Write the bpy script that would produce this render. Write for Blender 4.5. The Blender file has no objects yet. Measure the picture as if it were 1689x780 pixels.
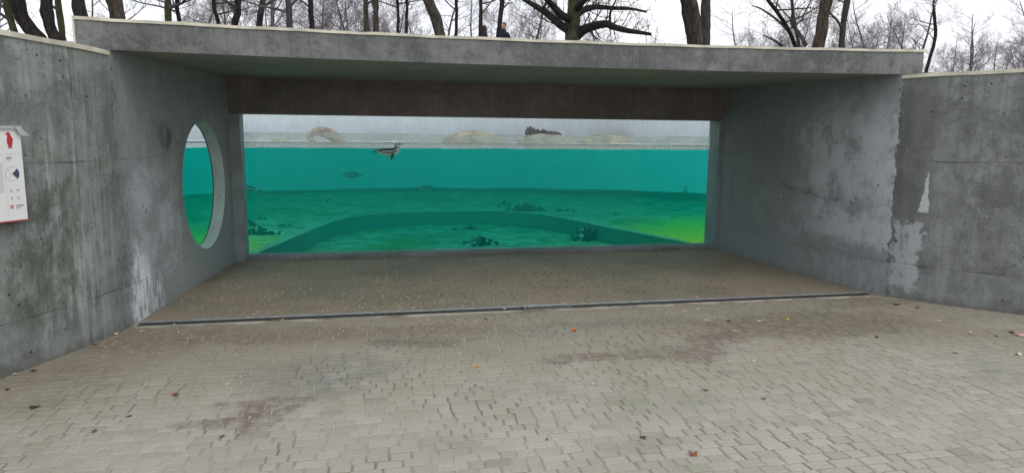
import bpy, bmesh, math, random
import numpy as np
from mathutils import Vector, Matrix, noise as mnoise
S = bpy.context.scene
C = S.collection
# ------------------------------------------------------------------ camera, world, sun, exposure
F_PX, PITCH, ROLL, YAW, EYE = 1126.008, .1394, .0079, .2016, 1.65
fx, fy = math.sin(YAW), math.cos(YAW)
FW = Vector((fx*math.cos(PITCH), fy*math.cos(PITCH), -math.sin(PITCH)))
RT = Vector((fy, -fx, 0)); UP = RT.cross(FW)
R2 = RT*math.cos(ROLL)+UP*math.sin(ROLL); U2 = -RT*math.sin(ROLL)+UP*math.cos(ROLL)
cam = bpy.data.objects.new('camera', bpy.data.cameras.new('camera')); C.objects.link(cam)
cam.matrix_world = Matrix(((R2.x, U2.x, -FW.x, 0), (R2.y, U2.y, -FW.y, 0), (R2.z, U2.z, -FW.z, EYE), (0, 0, 0, 1)))
cam.data.sensor_width = 36; cam.data.lens = F_PX/1689*36; cam.data.clip_end = 2000; cam.data.clip_start = .05
S.camera = cam
W = bpy.data.worlds.new('World'); S.world = W; W.use_nodes = True
nt = W.node_tree; nt.nodes.clear()
wo = nt.nodes.new('ShaderNodeOutputWorld'); bg = nt.nodes.new('ShaderNodeBackground'); bg.inputs['Strength'].default_value = .1
sky = nt.nodes.new('ShaderNodeTexSky'); sky.sky_type = 'NISHITA'; sky.sun_disc = False
SUN_EL, SUN_AZ = math.radians(48), math.radians(150)
sky.sun_elevation = SUN_EL; sky.sun_rotation = SUN_AZ
tc = nt.nodes.new('ShaderNodeTexCoord'); nz = nt.nodes.new('ShaderNodeTexNoise'); nz.inputs['Scale'].default_value = 2.2; nz.inputs['Detail'].default_value = 4
rp = nt.nodes.new('ShaderNodeValToRGB'); rp.color_ramp.elements[0].position = .3; rp.color_ramp.elements[1].position = .7
rp.color_ramp.elements[0].color = (.85, .87, .95, 1); rp.color_ramp.elements[1].color = (1, 1, 1, 1)
sc_ = nt.nodes.new('ShaderNodeVectorMath'); sc_.operation = 'SCALE'; sc_.inputs[3].default_value = 12.6     # bright overcast cloud deck
mx = nt.nodes.new('ShaderNodeMix'); mx.data_type = 'RGBA'; mx.inputs[0].default_value = .93
L = nt.links.new
L(tc.outputs['Generated'], nz.inputs['Vector']); L(nz.outputs['Fac'], rp.inputs['Fac']); L(rp.outputs['Color'], sc_.inputs[0])
L(sky.outputs['Color'], mx.inputs[6]); L(sc_.outputs[0], mx.inputs[7]); L(mx.outputs[2], bg.inputs['Color']); L(bg.outputs[0], wo.inputs['Surface'])
sun = bpy.data.objects.new('sun', bpy.data.lights.new('sun', 'SUN')); C.objects.link(sun)
sun.data.energy = .6; sun.data.angle = math.radians(25); sun.data.color = (1, .97, .93)
sd = Vector((math.sin(SUN_AZ)*math.cos(SUN_EL), math.cos(SUN_AZ)*math.cos(SUN_EL), math.sin(SUN_EL)))
sun.rotation_euler = sd.to_track_quat('Z', 'Y').to_euler()
S.view_settings.view_transform = 'Standard'; S.view_settings.look = 'None'; S.view_settings.gamma = 1; S.view_settings.exposure = 0.0
S.render.engine = 'CYCLES'
S.cycles.volume_bounces = 4; S.cycles.transparent_max_bounces = 24; S.cycles.max_bounces = 10; S.cycles.diffuse_bounces = 5
S.cycles.use_denoising = True

def ray(x, y): return FW+R2*((x-844.5)/F_PX)-U2*((y-390)/F_PX)
def on_z(x, y, z=0.0):
    d = ray(x, y); t = (z-EYE)/d.z; return Vector((d.x*t, d.y*t, z))
def on_y(x, y, Y):
    d = ray(x, y); t = Y/d.y; return Vector((d.x*t, Y, EYE+d.z*t))
# ------------------------------------------------------------------ node helper
class T:
    def __init__(s, name):
        s.m = bpy.data.materials.new(name); s.m.use_nodes = True; s.t = s.m.node_tree; s.t.nodes.clear()
        s.out = s.n('OutputMaterial')
    def n(s, k, **kw):
        q = s.t.nodes.new('ShaderNode'+k)
        for a, b in kw.items(): setattr(q, a, b)
        return q
    def put(s, sock, v):
        if v is None: return
        if isinstance(v, bpy.types.NodeSocket): s.t.links.new(v, sock)
        else:
            if isinstance(v, (tuple, list)) and sock.type == 'RGBA' and len(v) == 3: v = (*v, 1)
            sock.default_value = v
    def co(s, k='Object'): return s.n('TexCoord').outputs[k]
    def pos(s): return s.n('NewGeometry').outputs['Position']
    def sep(s, v):
        q = s.n('SeparateXYZ'); s.put(q.inputs[0], v); return q.outputs[0], q.outputs[1], q.outputs[2]
    def comb(s, x, y, z=0.0):
        q = s.n('CombineXYZ'); s.put(q.inputs[0], x); s.put(q.inputs[1], y); s.put(q.inputs[2], z); return q.outputs[0]
    def mt(s, op, a, b=None, c=None, clamp=False):
        q = s.n('Math', operation=op, use_clamp=clamp); s.put(q.inputs[0], a); s.put(q.inputs[1], b); s.put(q.inputs[2], c); return q.outputs[0]
    def mul(s, a, b): return s.mt('MULTIPLY', a, b)
    def add(s, a, b): return s.mt('ADD', a, b)
    def sub(s, a, b): return s.mt('SUBTRACT', a, b)
    def sc(s, v, k):
        q = s.n('VectorMath', operation='MULTIPLY'); s.put(q.inputs[0], v); s.put(q.inputs[1], k); return q.outputs[0]
    def noise(s, v, scale=5, detail=4, rough=.55, dist=0.0):
        q = s.n('TexNoise'); s.put(q.inputs['Vector'], v); q.inputs['Scale'].default_value = scale; q.inputs['Detail'].default_value = detail
        q.inputs['Roughness'].default_value = rough; q.inputs['Distortion'].default_value = dist; return q.outputs['Fac']
    def vor(s, v, scale=5, feature='F1', out='Distance', rnd=1.0):
        q = s.n('TexVoronoi', feature=feature); s.put(q.inputs['Vector'], v); q.inputs['Scale'].default_value = scale; q.inputs['Randomness'].default_value = rnd
        return q.outputs[out]
    def mr(s, v, a, b, c=0.0, d=1.0, smooth=True):
        q = s.n('MapRange', interpolation_type='SMOOTHSTEP' if smooth else 'LINEAR')
        for i, k in enumerate((v, a, b, c, d)): s.put(q.inputs[i], k)
        return q.outputs[0]
    def mix(s, f, a, b, mode='MIX'):
        q = s.n('Mix', data_type='RGBA', blend_type=mode); s.put(q.inputs[0], f); s.put(q.inputs[6], a); s.put(q.inputs[7], b); return q.outputs[2]
    def bump(s, h, strength=.5, dist=.01, nrm=None):
        q = s.n('Bump'); q.inputs['Strength'].default_value = strength; q.inputs['Distance'].default_value = dist
        s.put(q.inputs['Height'], h); s.put(q.inputs['Normal'], nrm); return q.outputs[0]
    def pbr(s, col, rough=.8, nrm=None, spec=.5, metal=0.0):
        q = s.n('BsdfPrincipled'); s.put(q.inputs['Base Color'], col); s.put(q.inputs['Roughness'], rough); s.put(q.inputs['Normal'], nrm)
        s.put(q.inputs['Specular IOR Level'], spec); s.put(q.inputs['Metallic'], metal)
        s.t.links.new(q.outputs[0], s.out.inputs['Surface']); return s.m
    def box(s, u, z, u0, u1, z0, z1, su=.03, sz=.03):
        a = s.mul(s.mr(u, u0-su, u0+su), s.mr(u, u1-su, u1+su, 1.0, 0.0))
        b = s.mul(s.mr(z, z0-sz, z0+sz), s.mr(z, z1-sz, z1+sz, 1.0, 0.0))
        return s.mul(a, b)
    def blob(s, x, y, cx, cy, rx, ry):
        a = s.mt('POWER', s.mt('DIVIDE', s.sub(x, cx), rx), 2.0); b = s.mt('POWER', s.mt('DIVIDE', s.sub(y, cy), ry), 2.0)
        # POWER of a negative base with even exponent is fine
        return s.mr(s.add(a, b), .15, 1.1, 1.0, 0.0)

def simple(name, col, rough=.7, var=.25, scale=8, spec=.4, metal=0.0, bump=0.0, bscale=30, bd=.01, coord='Object'):
    t = T(name); v = t.co(coord); n = t.noise(v, scale, 5)
    dark = tuple(c*(1-var) for c in col); lite = tuple(min(1, c*(1+var)) for c in col)
    c = t.mix(t.mr(n, .3, .7), dark, lite)
    nr = t.bump(t.noise(v, bscale, 4), bump, bd) if bump else None
    return t.pbr(c, rough, nr, spec, metal)

def concrete(name, kind):
    t = T(name)
    if kind in ('left', 'right'):
        uv = t.n('UVMap').outputs[0]; u, z, _ = t.sep(uv); v = uv
    else:
        v = t.co('Object'); x, y, z = t.sep(v); u = x
    w1 = t.noise(v, .9, 6, .6, .4); w2 = t.noise(v, 4.5, 7, .65, .3); w3 = t.noise(v, 45, 4, .7)
    streak = t.noise(t.comb(t.mul(u, 9.0), t.mul(z, .55), w1), 1.6, 5, .6, .25)
    streak2 = t.noise(t.comb(t.mul(u, 26.0), t.mul(z, .9), w1), 1.2, 4, .6)
    base, lite, dark = (.205, .228, .212), (.345, .375, .352), (.095, .108, .10)
    if kind == 'right': base, lite, dark = (.175, .188, .182), (.29, .31, .302), (.09, .098, .094)
    if kind == 'lintel': base, lite, dark = (.19, .165, .145), (.30, .26, .235), (.11, .095, .085)
    if kind == 'soffit': base, lite, dark = (.25, .26, .235), (.32, .33, .30), (.19, .2, .18)
    if kind == 'pale': base, lite, dark = (.66, .72, .76), (.74, .79, .84), (.53, .58, .62)
    if kind == 'reveal': base, lite, dark = (.44, .49, .455), (.54, .59, .555), (.33, .365, .34)
    if kind == 'sill': base, lite, dark = (.19, .19, .18), (.34, .34, .33), (.09, .09, .085)
    if kind == 'fascia': base, lite, dark = (.145, .152, .148), (.24, .25, .245), (.075, .08, .078)
    c = t.mix(t.mr(w1, .36, .64), dark if kind != 'pale' else base, lite)
    c = t.mix(.40, c, base)
    w4 = t.noise(v, 2.3, 9, .74, .25); w5 = t.noise(t.sc(v, (1, .45 if kind in ('left', 'right') else 1, 1)), 7.5, 8, .72, .15)
    if kind in ('left', 'right', 'fascia'):
        c = t.mix(t.mr(w4, .40, .52, .8, 0), c, dark); c = t.mix(t.mr(w4, .53, .64, 0, .65), c, lite)
        c = t.mix(t.mr(w5, .34, .50, .7, 0), c, dark); c = t.mix(t.mr(w5, .53, .66, 0, .65), c, lite)
    else:
        c = t.mix(t.mr(w4, .40, .60, .45, 0), c, dark); c = t.mix(t.mr(w4, .54, .72, 0, .4), c, lite)
    c = t.mix(t.mul(t.mr(streak, .52, .72), .32), c, lite)
    c = t.mix(t.mul(t.mr(streak, .47, .32), .38), c, dark)
    c = t.mix(t.mul(t.mr(streak2, .5, .35), .2), c, dark)
    c = t.mix(t.mr(w2, .35, .75, 0, .45), c, dark)
    c = t.mix(t.mr(w3, .35, .7, 0, .3), c, lite)
    seam = None
    wob = t.mul(t.sub(w2, .5), .40); wob2 = t.mul(t.sub(t.noise(v, 14, 5, .7), .5), .20)
    ud = t.add(t.add(u, wob), wob2); zd = t.add(t.add(z, wob), wob2)
    if kind in ('left', 'right'):
        # formwork joints
        zj = t.add(z, t.mul(t.sub(t.noise(v, 2.2, 3), .5), .03))
        seam = t.add(t.mr(t.mt('ABSOLUTE', t.sub(zj, 1.47)), .003, .012, 1.0, 0.0), t.mr(t.mt('ABSOLUTE', t.sub(zj, .37)), .003, .012, 1.0, 0.0))
        for uj in ((.34, 1.45, 3.3) if kind == 'right' else (.30, 1.9, 3.78, 2.62)):
            seam = t.add(seam, t.mr(t.mt('ABSOLUTE', t.sub(t.add(u, t.mul(wob, .05)), uj)), .003, .011, 1.0, 0.0))
        brk = t.mr(t.noise(v, 3.0, 5, .7), .38, .6)
        seam = t.mt('MINIMUM', t.mul(seam, brk), 1.0)
        c = t.mix(t.mul(seam, .75), c, (.07, .075, .07))
        halo = t.mul(t.mr(t.mt('ABSOLUTE', t.sub(zd, 1.43)), 0, .1, 1.0, 0.0), t.mr(t.noise(v, 5, 5, .7), .48, .66))
        c = t.mix(t.mul(halo, .3), c, (.33, .34, .34))
        band = t.mr(zd, .33, .39, 1.0, 0.0)
        c = t.mix(t.mul(band, .22), c, (.33, .345, .35))
        foot = t.mr(zd, .0, .13, 1.0, 0.0)
        c = t.mix(t.mul(foot, .55), c, (.085, .08, .065))
        drip = t.mul(t.mr(t.sub(2.37, z), 0, .55, 1.0, 0.0), t.mr(t.noise(t.comb(t.mul(u, 14.0), t.mul(z, .8), 0.0), 1.0, 4), .5, .62))
        c = t.mix(t.mul(drip, .45), c, (.10, .105, .095))
    eff = (.78, .81, .87); pale = (.30, .32, .36)
    if kind == 'left':
        zone = t.mr(ud, 3.12, 3.26, 1.0, 0.0)
        c = t.mix(t.mul(zone, .6), c, (.34, .37, .39))  # bluer inner concrete, lifted further to paint in bounce light under the roof
        z2 = t.mul(t.box(ud, zd, 1.95, 3.08, .35, 1.4, .12, .1), t.mr(t.noise(v, 3, 6, .7), .38, .62))
        c = t.mix(t.mul(z2, .65), c, (.52, .55, .60))
        zz = t.mr(t.mt('ABSOLUTE', t.sub(t.add(ud, 0), 3.24)), .012, .05, 1.0, 0.0)
        c = t.mix(t.mul(zz, .35), c, (.35, .36, .38))
        e = t.mul(t.blob(ud, zd, 2.98, .27, .26, .50), t.mr(t.noise(t.comb(t.mul(u, 3.0), z, 0.0), 6, 6, .7), .36, .56))
        c = t.mix(t.mul(e, .95), c, eff)
        e = t.mul(t.blob(ud, zd, 2.62, .12, .2, .3), t.mr(t.noise(t.comb(t.mul(u, 3.0), z, 0.0), 7, 6, .7), .45, .6))
        c = t.mix(t.mul(e, .7), c, eff)
        li = t.mr(t.mt('ABSOLUTE', t.sub(t.add(u, t.mul(wob, .25)), 1.93)), .004, .014, 1.0, 0.0)
        c = t.mix(t.mul(t.mul(li, t.box(u, z, 1.8, 2.1, .1, .85)), .8), c, (.45, .46, .5))
        sc1 = t.mr(t.mt('ABSOLUTE', t.sub(t.add(zd, t.mul(t.sub(u, 2.9), -.75)), 1.34)), .02, .06, 1.0, 0.0)
        c = t.mix(t.mul(t.mul(sc1, t.box(u, z, 2.65, 3.06, 1.1, 1.5)), .6), c, pale)
        dk = t.mul(t.blob(ud, zd, 2.2, 1.68, .22, .16), t.mr(w2, .4, .55)); c = t.mix(t.mul(dk, .7), c, (.07, .075, .07))
        # pale drips further out on the free-standing part
        s3 = t.mul(t.mr(streak, .5, .66), t.box(u, z, 3.6, 4.2, .2, 1.7, .1, .2)); c = t.mix(t.mul(s3, .75), c, (.42, .45, .43))
        s4 = t.mul(t.mr(streak2, .50, .62), t.box(u, z, 3.30, 3.75, .0, 2.0, .08, .3)); c = t.mix(t.mul(s4, .5), c, (.36, .39, .38))
        s5 = t.mul(t.box(ud, zd, 3.75, 4.5, .25, 1.35, .2, .2), t.mr(w5, .60, .42)); c = t.mix(t.mul(s5, .65), c, (.075, .08, .062))
        m = t.mul(t.box(u, z, 3.3, 9, -.1, 2.1, .2, .3), t.mr(t.noise(v, 1.6, 4), .45, .7)); c = t.mix(t.mul(m, .25), c, (.11, .13, .095))
    if kind == 'right':
        jag = t.add(u, t.add(t.mul(t.sub(t.noise(t.comb(0.0, t.mul(z, 1.0), 3.0), 5, 7, .78), .5), .26), t.mul(wob2, .25)))
        edge = t.mr(jag, 3.285, 3.30, 1.0, 0.0)
        fade = t.mr(t.add(ud, t.mul(t.sub(w1, .5), 2.4)), 1.35, 2.45)
        hi = t.mul(t.mr(zd, .42, .6), t.mr(zd, 1.7, 2.35, 1.0, 0.0))
        lz = t.mul(t.mul(edge, fade), hi); lz = t.mul(lz, t.mr(t.noise(t.sc(v, (1.2, .8, 1)), 3.2, 9, .74, .1), .36, .56))
        c = t.mix(t.mul(lz, .92), c, (.66, .69, .74))
        br2 = t.mul(t.mul(edge, t.mr(ud, 2.8, 3.28)), t.mul(t.mr(zd, .6, .9), t.mr(zd, 1.5, 2.3, 1.0, 0.0))); c = t.mix(t.mul(br2, t.mr(w5, .36, .56, .15, .75)), c, (.72, .75, .80))
        zone = t.mul(edge, .55); c = t.mix(zone, c, (.30, .32, .34))  # roofed stretch of wall paled to stand in for weak bounce light
        dkz = t.mul(t.box(ud, zd, 3.3, 3.66, .85, 2.4, .02, .1), .45); c = t.mix(dkz, c, (.115, .12, .12))
        p2 = t.mul(t.box(ud, zd, 3.33, 3.60, .12, .84, .015, .03), t.mr(t.noise(t.comb(t.mul(u, 2.0), z, 0.0), 5, 6, .7), .32, .52))
        c = t.mix(t.mul(p2, .85), c, (.42, .44, .475))
        # crisp chip of bare render
        ku = t.add(u, t.mul(wob2, .35)); kz = t.add(z, t.mul(wob2, .3))
        hgt = t.mt('DIVIDE', t.sub(kz, .94), .42)
        lft = t.add(3.545, t.mul(t.mt('POWER', t.mt('MAXIMUM', hgt, 0.001), .6), .075)); rgt = t.sub(3.665, t.mul(hgt, .03))
        ch = t.mul(t.mul(t.mr(t.sub(ku, lft), 0, .008), t.mr(t.sub(rgt, ku), 0, .008)), t.mul(t.mr(hgt, 0, .03), t.mr(hgt, .97, 1.0, 1.0, 0.0)))
        c = t.mix(t.mul(ch, .95), c, (.52, .55, .57))
        low = t.mul(t.box(ud, zd, 2.2, 3.5, .02, .36, .1, .03), t.mr(t.noise(t.comb(t.mul(u, 2.0), z, 0.0), 4.5, 6, .7), .42, .62)); c = t.mix(t.mul(low, .6), c, (.36, .38, .41))
        c1 = t.mul(t.mr(t.mt('ABSOLUTE', t.sub(t.add(z, t.mul(t.mt('POWER', t.sub(u, 1.4), 1.0), .13)), t.add(1.12, t.mul(wob, .5)))), .003, .02, 1.0, 0.0), t.box(u, z, 1.45, 2.6, .6, 1.3))
        c = t.mix(t.mul(c1, .5), c, (.1, .105, .1))
        kn = t.blob(u, z, 1.52, .95, .035, .035); c = t.mix(t.mul(kn, .5), c, (.4, .42, .44))
    # bug holes
    pv = t.vor(v, 7.5 if kind != 'fascia' else 11); pmask = t.mr(t.noise(v, 3.1, 3), .42, .55)
    pit = t.mul(t.mr(pv, .05, .10, 1.0, 0.0), pmask)
    pv2 = t.vor(v, 24); pit2 = t.mul(t.mr(pv2, .10, .17, 1.0, 0.0), t.mr(t.noise(v, 2.3, 3), .48, .60))
    pits = t.mt('MAXIMUM', pit, t.mul(pit2, .7))
    c = t.mix(t.mul(pits, .9), c, (.035, .037, .036) if kind != 'pale' else (.25, .25, .25))
    h = t.add(t.add(t.mul(w2, .5), t.mul(w3, .18)), t.mul(w4, .5)); h = t.sub(h, t.mul(pits, 1.2))
    if seam is not None: h = t.sub(h, t.mul(seam, .6))
    nr = t.bump(h, .55, .012)
    ro = t.mr(w2, .3, .7, .62, .85)
    return t.pbr(c, ro, nr, .4)

M = {}
for k in ('left', 'right', 'lintel', 'soffit', 'pale', 'reveal', 'sill', 'fascia'): M[k] = concrete('concrete_'+k, k)
M['cream'] = simple('cream_flashing', (.62, .59, .47), .5, .22, 5, .4)
M['steel'] = simple('galvanised_steel', (.55, .55, .53), .38, .18, 12, .5, .7)
M['grey_frame'] = simple('grey_metal_frame', (.26, .30, .31), .5, .15, 3, .4, .1)
M['black_iron'] = simple('black_cast_grating', (.055, .056, .06), .55, .4, 20)
M['dark_pit'] = simple('dark_channel', (.008, .008, .008), .9, .3)
# glass that lets light straight through with a faint reflection
t = T('clear_glass'); fr = t.n('Fresnel'); fr.inputs['IOR'].default_value = 1.3
tr = t.n('BsdfTransparent'); tr.inputs['Color'].default_value = (.97, .985, .98, 1); gl = t.n('BsdfGlossy'); gl.inputs['Roughness'].default_value = .03
ms = t.n('MixShader'); t.put(ms.inputs[0], t.mul(fr.outputs[0], .4)); t.put(ms.inputs[1], tr.outputs[0]); t.put(ms.inputs[2], gl.outputs[0])
t.t.links.new(ms.outputs[0], t.out.inputs['Surface']); M['glass'] = t.m
t = T('acrylic_dome'); fr = t.n('Fresnel'); fr.inputs['IOR'].default_value = 1.08
tr = t.n('BsdfTransparent'); tr.inputs['Color'].default_value = (.96, .985, .97, 1); gl = t.n('BsdfGlossy'); gl.inputs['Roughness'].default_value = .1
ms = t.n('MixShader'); ms.inputs[0].default_value = .012; t.put(ms.inputs[1], tr.outputs[0]); t.put(ms.inputs[2], gl.outputs[0])
t.t.links.new(ms.outputs[0], t.out.inputs['Surface']); M['acrylic'] = t.m
# mineral film on the pane at the water line, plus a painted surface reflection
t = T('waterline_residue'); v = t.pos(); x, y, z = t.sep(v)
d = t.n('BsdfDiffuse'); d.inputs['Color'].default_value = (.86, .92, .88, 1); tr = t.n('BsdfTransparent'); tl = t.n('BsdfTranslucent'); tl.inputs['Color'].default_value = (.86, .92, .88, 1)
n1 = t.noise(t.comb(t.mul(x, 1.0), 0.0, t.mul(z, 5.0)), 2.0, 5, .6); n2 = t.noise(t.comb(t.mul(x, 14.0), 0.0, t.mul(z, 60.0)), 1.0, 4, .6)
n3 = t.noise(t.comb(t.mul(x, .9), 0.0, 1.0), 2.0, 3)
line = t.mul(t.mr(t.mt('ABSOLUTE', t.sub(z, 1.729)), .0015, .006, 1.0, 0.0), t.mr(n3, .35, .6))
lowb = t.mul(t.mr(z, 1.545, 1.60, 1.0, 0.0), t.mr(n2, .5, .64))  # splash residue low down, brightened to paint the whitish water reflection
op = t.add(t.add(t.mul(t.mr(n1, .3, .7, .25, .8), .62), t.mul(line, .5)), t.mul(lowb, .6))
a2 = t.n('AddShader'); md = t.n('MixShader'); md.inputs[0].default_value = .5
t.t.links.new(d.outputs[0], md.inputs[1]); t.t.links.new(tl.outputs[0], md.inputs[2])
ms = t.n('MixShader'); wip = t.blob(t.add(x, t.mul(t.sub(n2, .5), .12)), z, 0.33, 1.585, .085, .085); t.put(ms.inputs[0], t.mul(t.mt('MINIMUM', op, .85), t.sub(1.0, t.mul(wip, .93)))); t.t.links.new(tr.outputs[0], ms.inputs[1]); t.t.links.new(md.outputs[0], ms.inputs[2])
t.t.links.new(ms.outputs[0], t.out.inputs['Surface']); M['film'] = t.m
# water body: pure volume
t = T('pool_water_volume')
vs = t.n('VolumeScatter'); vs.inputs['Color'].default_value = (.05, 1.0, .88, 1); vs.inputs['Density'].default_value = .045; vs.inputs['Anisotropy'].default_value = .2
va = t.n('VolumeAbsorption'); va.inputs['Color'].default_value = (.08, .835, .81, 1); va.inputs['Density'].default_value = .50
ad = t.n('AddShader'); t.t.links.new(vs.outputs[0], ad.inputs[0]); t.t.links.new(va.outputs[0], ad.inputs[1]); t.t.links.new(ad.outputs[0], t.out.inputs['Volume']); M['water'] = t.m
# water surface
t = T('water_surface'); v = t.co('Object'); fr = t.n('Fresnel'); fr.inputs['IOR'].default_value = 1.33
geo = t.n('NewGeometry'); nb = t.bump(t.noise(v, 6, 4, .6), .6, .03); t.put(fr.inputs['Normal'], nb)
fac = t.mul(fr.outputs[0], t.sub(1.0, geo.outputs['Backfacing']))
tr = t.n('BsdfTransparent'); gl = t.n('BsdfGlossy'); gl.inputs['Roughness'].default_value = .08; t.put(gl.inputs['Normal'], nb)
ms = t.n('MixShader'); t.put(ms.inputs[0], fac); t.put(ms.inputs[1], tr.outputs[0]); t.put(ms.inputs[2], gl.outputs[0])
t.t.links.new(ms.outputs[0], t.out.inputs['Surface']); M['surface'] = t.m
# pool floor: sand and algae
t = T('pool_floor_sand_algae'); v = t.pos(); x, y, z = t.sep(v)
n = t.noise(v, .55, 6, .6, .5); n2 = t.noise(t.sc(v, (1, 2.2, 1)), 2.6, 7, .72, .4); n3 = t.noise(v, 14, 5, .7)
c = t.mix(t.mr(n2, .38, .60), (.13, .19, .09), (.44, .50, .33))
c = t.mix(t.mul(t.mr(n, .45, .66), .75), c, (.10, .20, .03))
lime = t.mt('MAXIMUM', t.blob(t.add(x, t.mul(n2, .8)), t.add(y, t.mul(n, 3.0)), 7.8, 13.2, 3.3, 4.2), t.blob(t.add(x, t.mul(n2, .8)), t.add(y, t.mul(n, 2.0)), -4.2, 12.2, 3.6, 4.6))
c = t.mix(t.mul(lime, t.mr(n2, .25, .6, .75, 1.0)), c, (.60, .58, .03))
c = t.mix(t.mr(n3, .50, .68, 0, .6), c, (.08, .12, .06)); n6 = t.noise(t.sc(v, (1, 1.6, 1)), 6.5, 6, .7); c = t.mix(t.mr(n6, .54, .64, 0, .55), c, (.05, .085, .05))
spk = t.mul(t.mr(t.vor(v, 5), .10, .16, 1.0, 0.0), t.mr(t.noise(v, 1.2, 3), .5, .6)); c = t.mix(t.mul(spk, .8), c, (.04, .07, .04))
M['floor'] = t.pbr(c, .9, t.bump(n2, .5, .06), .1)
t = T('pool_step_face'); v = t.pos(); M['stepface'] = t.pbr(t.mix(t.noise(v, 2, 5), (.12, .22, .18), (.18, .30, .24)), .9, None, .1)
t = T('pool_lining'); v = t.pos(); M['lining'] = t.pbr(t.mix(t.mr(t.noise(v, .35, 5, .6), .38, .62), (.04, .075, .072), (.065, .12, .115)), .8, None, .2)
t = T('plinth_edge'); M['stepedge'] = simple('pale_step_edge', (.24, .33, .22), .8, .2, 6)
# paving
def paving_mat():
    t = T('concrete_pavers'); v = t.pos(); x, y, z = t.sep(v)
    rnd = t.n('NewGeometry').outputs['Random Per Island']
    c = t.mix(rnd, (.345, .324, .272), (.432, .410, .353))
    n = t.noise(v, 1.1, 6, .62, .3); n2 = t.noise(v, 60, 4, .7); n5 = t.noise(v, 5, 6, .7)
    c = t.mix(t.mr(n, .3, .7, 0, .5), c, (.32, .31, .245))
    c = t.mix(t.mr(n2, .35, .7, 0, .4), c, (.21, .205, .18))
    odd = t.mr(t.mt('FRACT', t.mul(rnd, 37.0)), .985, .987); c = t.mix(t.mul(odd, .35), c, (.17, .165, .17))
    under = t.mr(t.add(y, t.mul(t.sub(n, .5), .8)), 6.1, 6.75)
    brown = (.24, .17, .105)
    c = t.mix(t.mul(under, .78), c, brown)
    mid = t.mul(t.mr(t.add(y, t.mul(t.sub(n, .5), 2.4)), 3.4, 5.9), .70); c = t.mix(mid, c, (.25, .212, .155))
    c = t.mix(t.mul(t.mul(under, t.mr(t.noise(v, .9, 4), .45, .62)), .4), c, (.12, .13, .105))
    # soil washed around the drain and trodden stains, each with its own outline
    xd = t.add(x, t.mul(t.sub(t.noise(v, 1.7, 6, .7), .5), 1.4)); yd = t.add(y, t.mul(t.sub(t.noise(v, 2.1, 6, .7), .5), .9))
    for (cx, cy, rx, ry, k, col) in STAINS:
        m = t.mul(t.blob(xd, yd, cx, cy, rx, ry), t.mr(t.noise(v, 11, 6, .75), .36, .58, .25, 1.0)); c = t.mix(t.mul(m, k), c, col)
    moss = t.mul(t.mr(t.noise(v, .8, 5, .6), .5, .68), .3); c = t.mix(moss, c, (.17, .19, .13))
    nr = t.bump(t.add(n2, t.mul(n5, .5)), .35, .004)
    return t.pbr(c, t.mr(n, .3, .7, .62, .8), nr, .35)
def gp(px, py): p = on_z(px, py); return p.x, p.y
STAINS = []
for (px, py, rx, ry, k, col) in [
    (415, 680, .36, .22, .66, (.12, .085, .065)), (350, 695, .25, .2, .38, (.11, .075, .055)), (490, 660, .2, .12, .42, (.10, .07, .05)),
    (1330, 535, 1.5, .55, .75, (.155, .115, .085)), (1130, 580, .5, .28, .6, (.12, .09, .07)), (980, 590, .5, .16, .6, (.13, .10, .08)),
    (1180, 560, .5, .2, .5, (.11, .08, .06)), (640, 550, 1.5, .28, .55, (.19, .145, .10)), (400, 555, 1.6, .3, .55, (.20, .15, .105)), (250, 560, .8, .5, .5, (.19, .15, .10)),
    (900, 545, .9, .3, .3, (.15, .17, .14)), (700, 565, .5, .16, .55, (.09, .10, .085)), (1040, 530, .9, .2, .45, (.14, .15, .125)),
    (60, 640, .5, .7, .45, (.20, .165, .115)), (160, 600, .7, .6, .4, (.20, .165, .12)), (540, 610, .7, .4, .4, (.14, .16, .14)), (520, 640, .5, .25, .35, (.14, .15, .16)),
    (1050, 730, .3, .12, .3, (.17, .17, .18)), (1600, 545, .5, .3, .35, (.2, .16, .12)), (1430, 500, .6, .25, .5, (.16, .125, .085)), (840, 640, .5, .2, .15, (.22, .20, .15))]:
    a, b = gp(px, py); STAINS.append((a, b, rx, ry, min(.95, k*1.08), tuple(q*1.0 for q in col)))
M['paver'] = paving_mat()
t = T('joint_sand'); v = t.pos(); n = t.noise(v, 9, 5, .7); n0 = t.noise(v, 1.4, 4); jx, jy, jz = t.sep(v)
cj = t.mix(n, (.30, .28, .225), (.46, .435, .37)); cj = t.mix(t.mr(n0, .42, .62), cj, (.19, .18, .14))
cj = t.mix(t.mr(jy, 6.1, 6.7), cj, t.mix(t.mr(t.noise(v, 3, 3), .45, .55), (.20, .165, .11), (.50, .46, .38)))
M['joint'] = t.pbr(cj, .95, t.bump(n, .4, .004), .2)
M['earth'] = simple('leaf_litter_earth', (.10, .075, .045), .95, .4, 3, .2, 0, .5, 12, .05)
def bark(name, a, b, moss=None, mk=0.0):
    t = T(name); v = t.co('Object'); x, y, z = t.sep(v)
    s = t.noise(t.comb(t.mul(x, 9.0), t.mul(y, 9.0), t.mul(z, 1.6)), 2.2, 6, .7, .4); n = t.noise(v, 1.3, 4)
    c = t.mix(t.mr(s, .35, .65), a, b)
    if moss: c = t.mix(t.mul(t.mr(n, .35, .6), mk), c, moss)
    return t.pbr(c, .95, t.bump(s, .9, .04), .15)
M['bark_brown'] = bark('bark_brown', (.028, .022, .019), (.12, .095, .08))
M['bark_dark'] = bark('bark_dark', (.016, .013, .013), (.055, .044, .043))
M['bark_grey'] = bark('bark_grey', (.035, .032, .033), (.10, .092, .09))
M['bark_green'] = bark('bark_green', (.03, .028, .02), (.10, .095, .06), (.085, .09, .04), .5)
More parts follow.
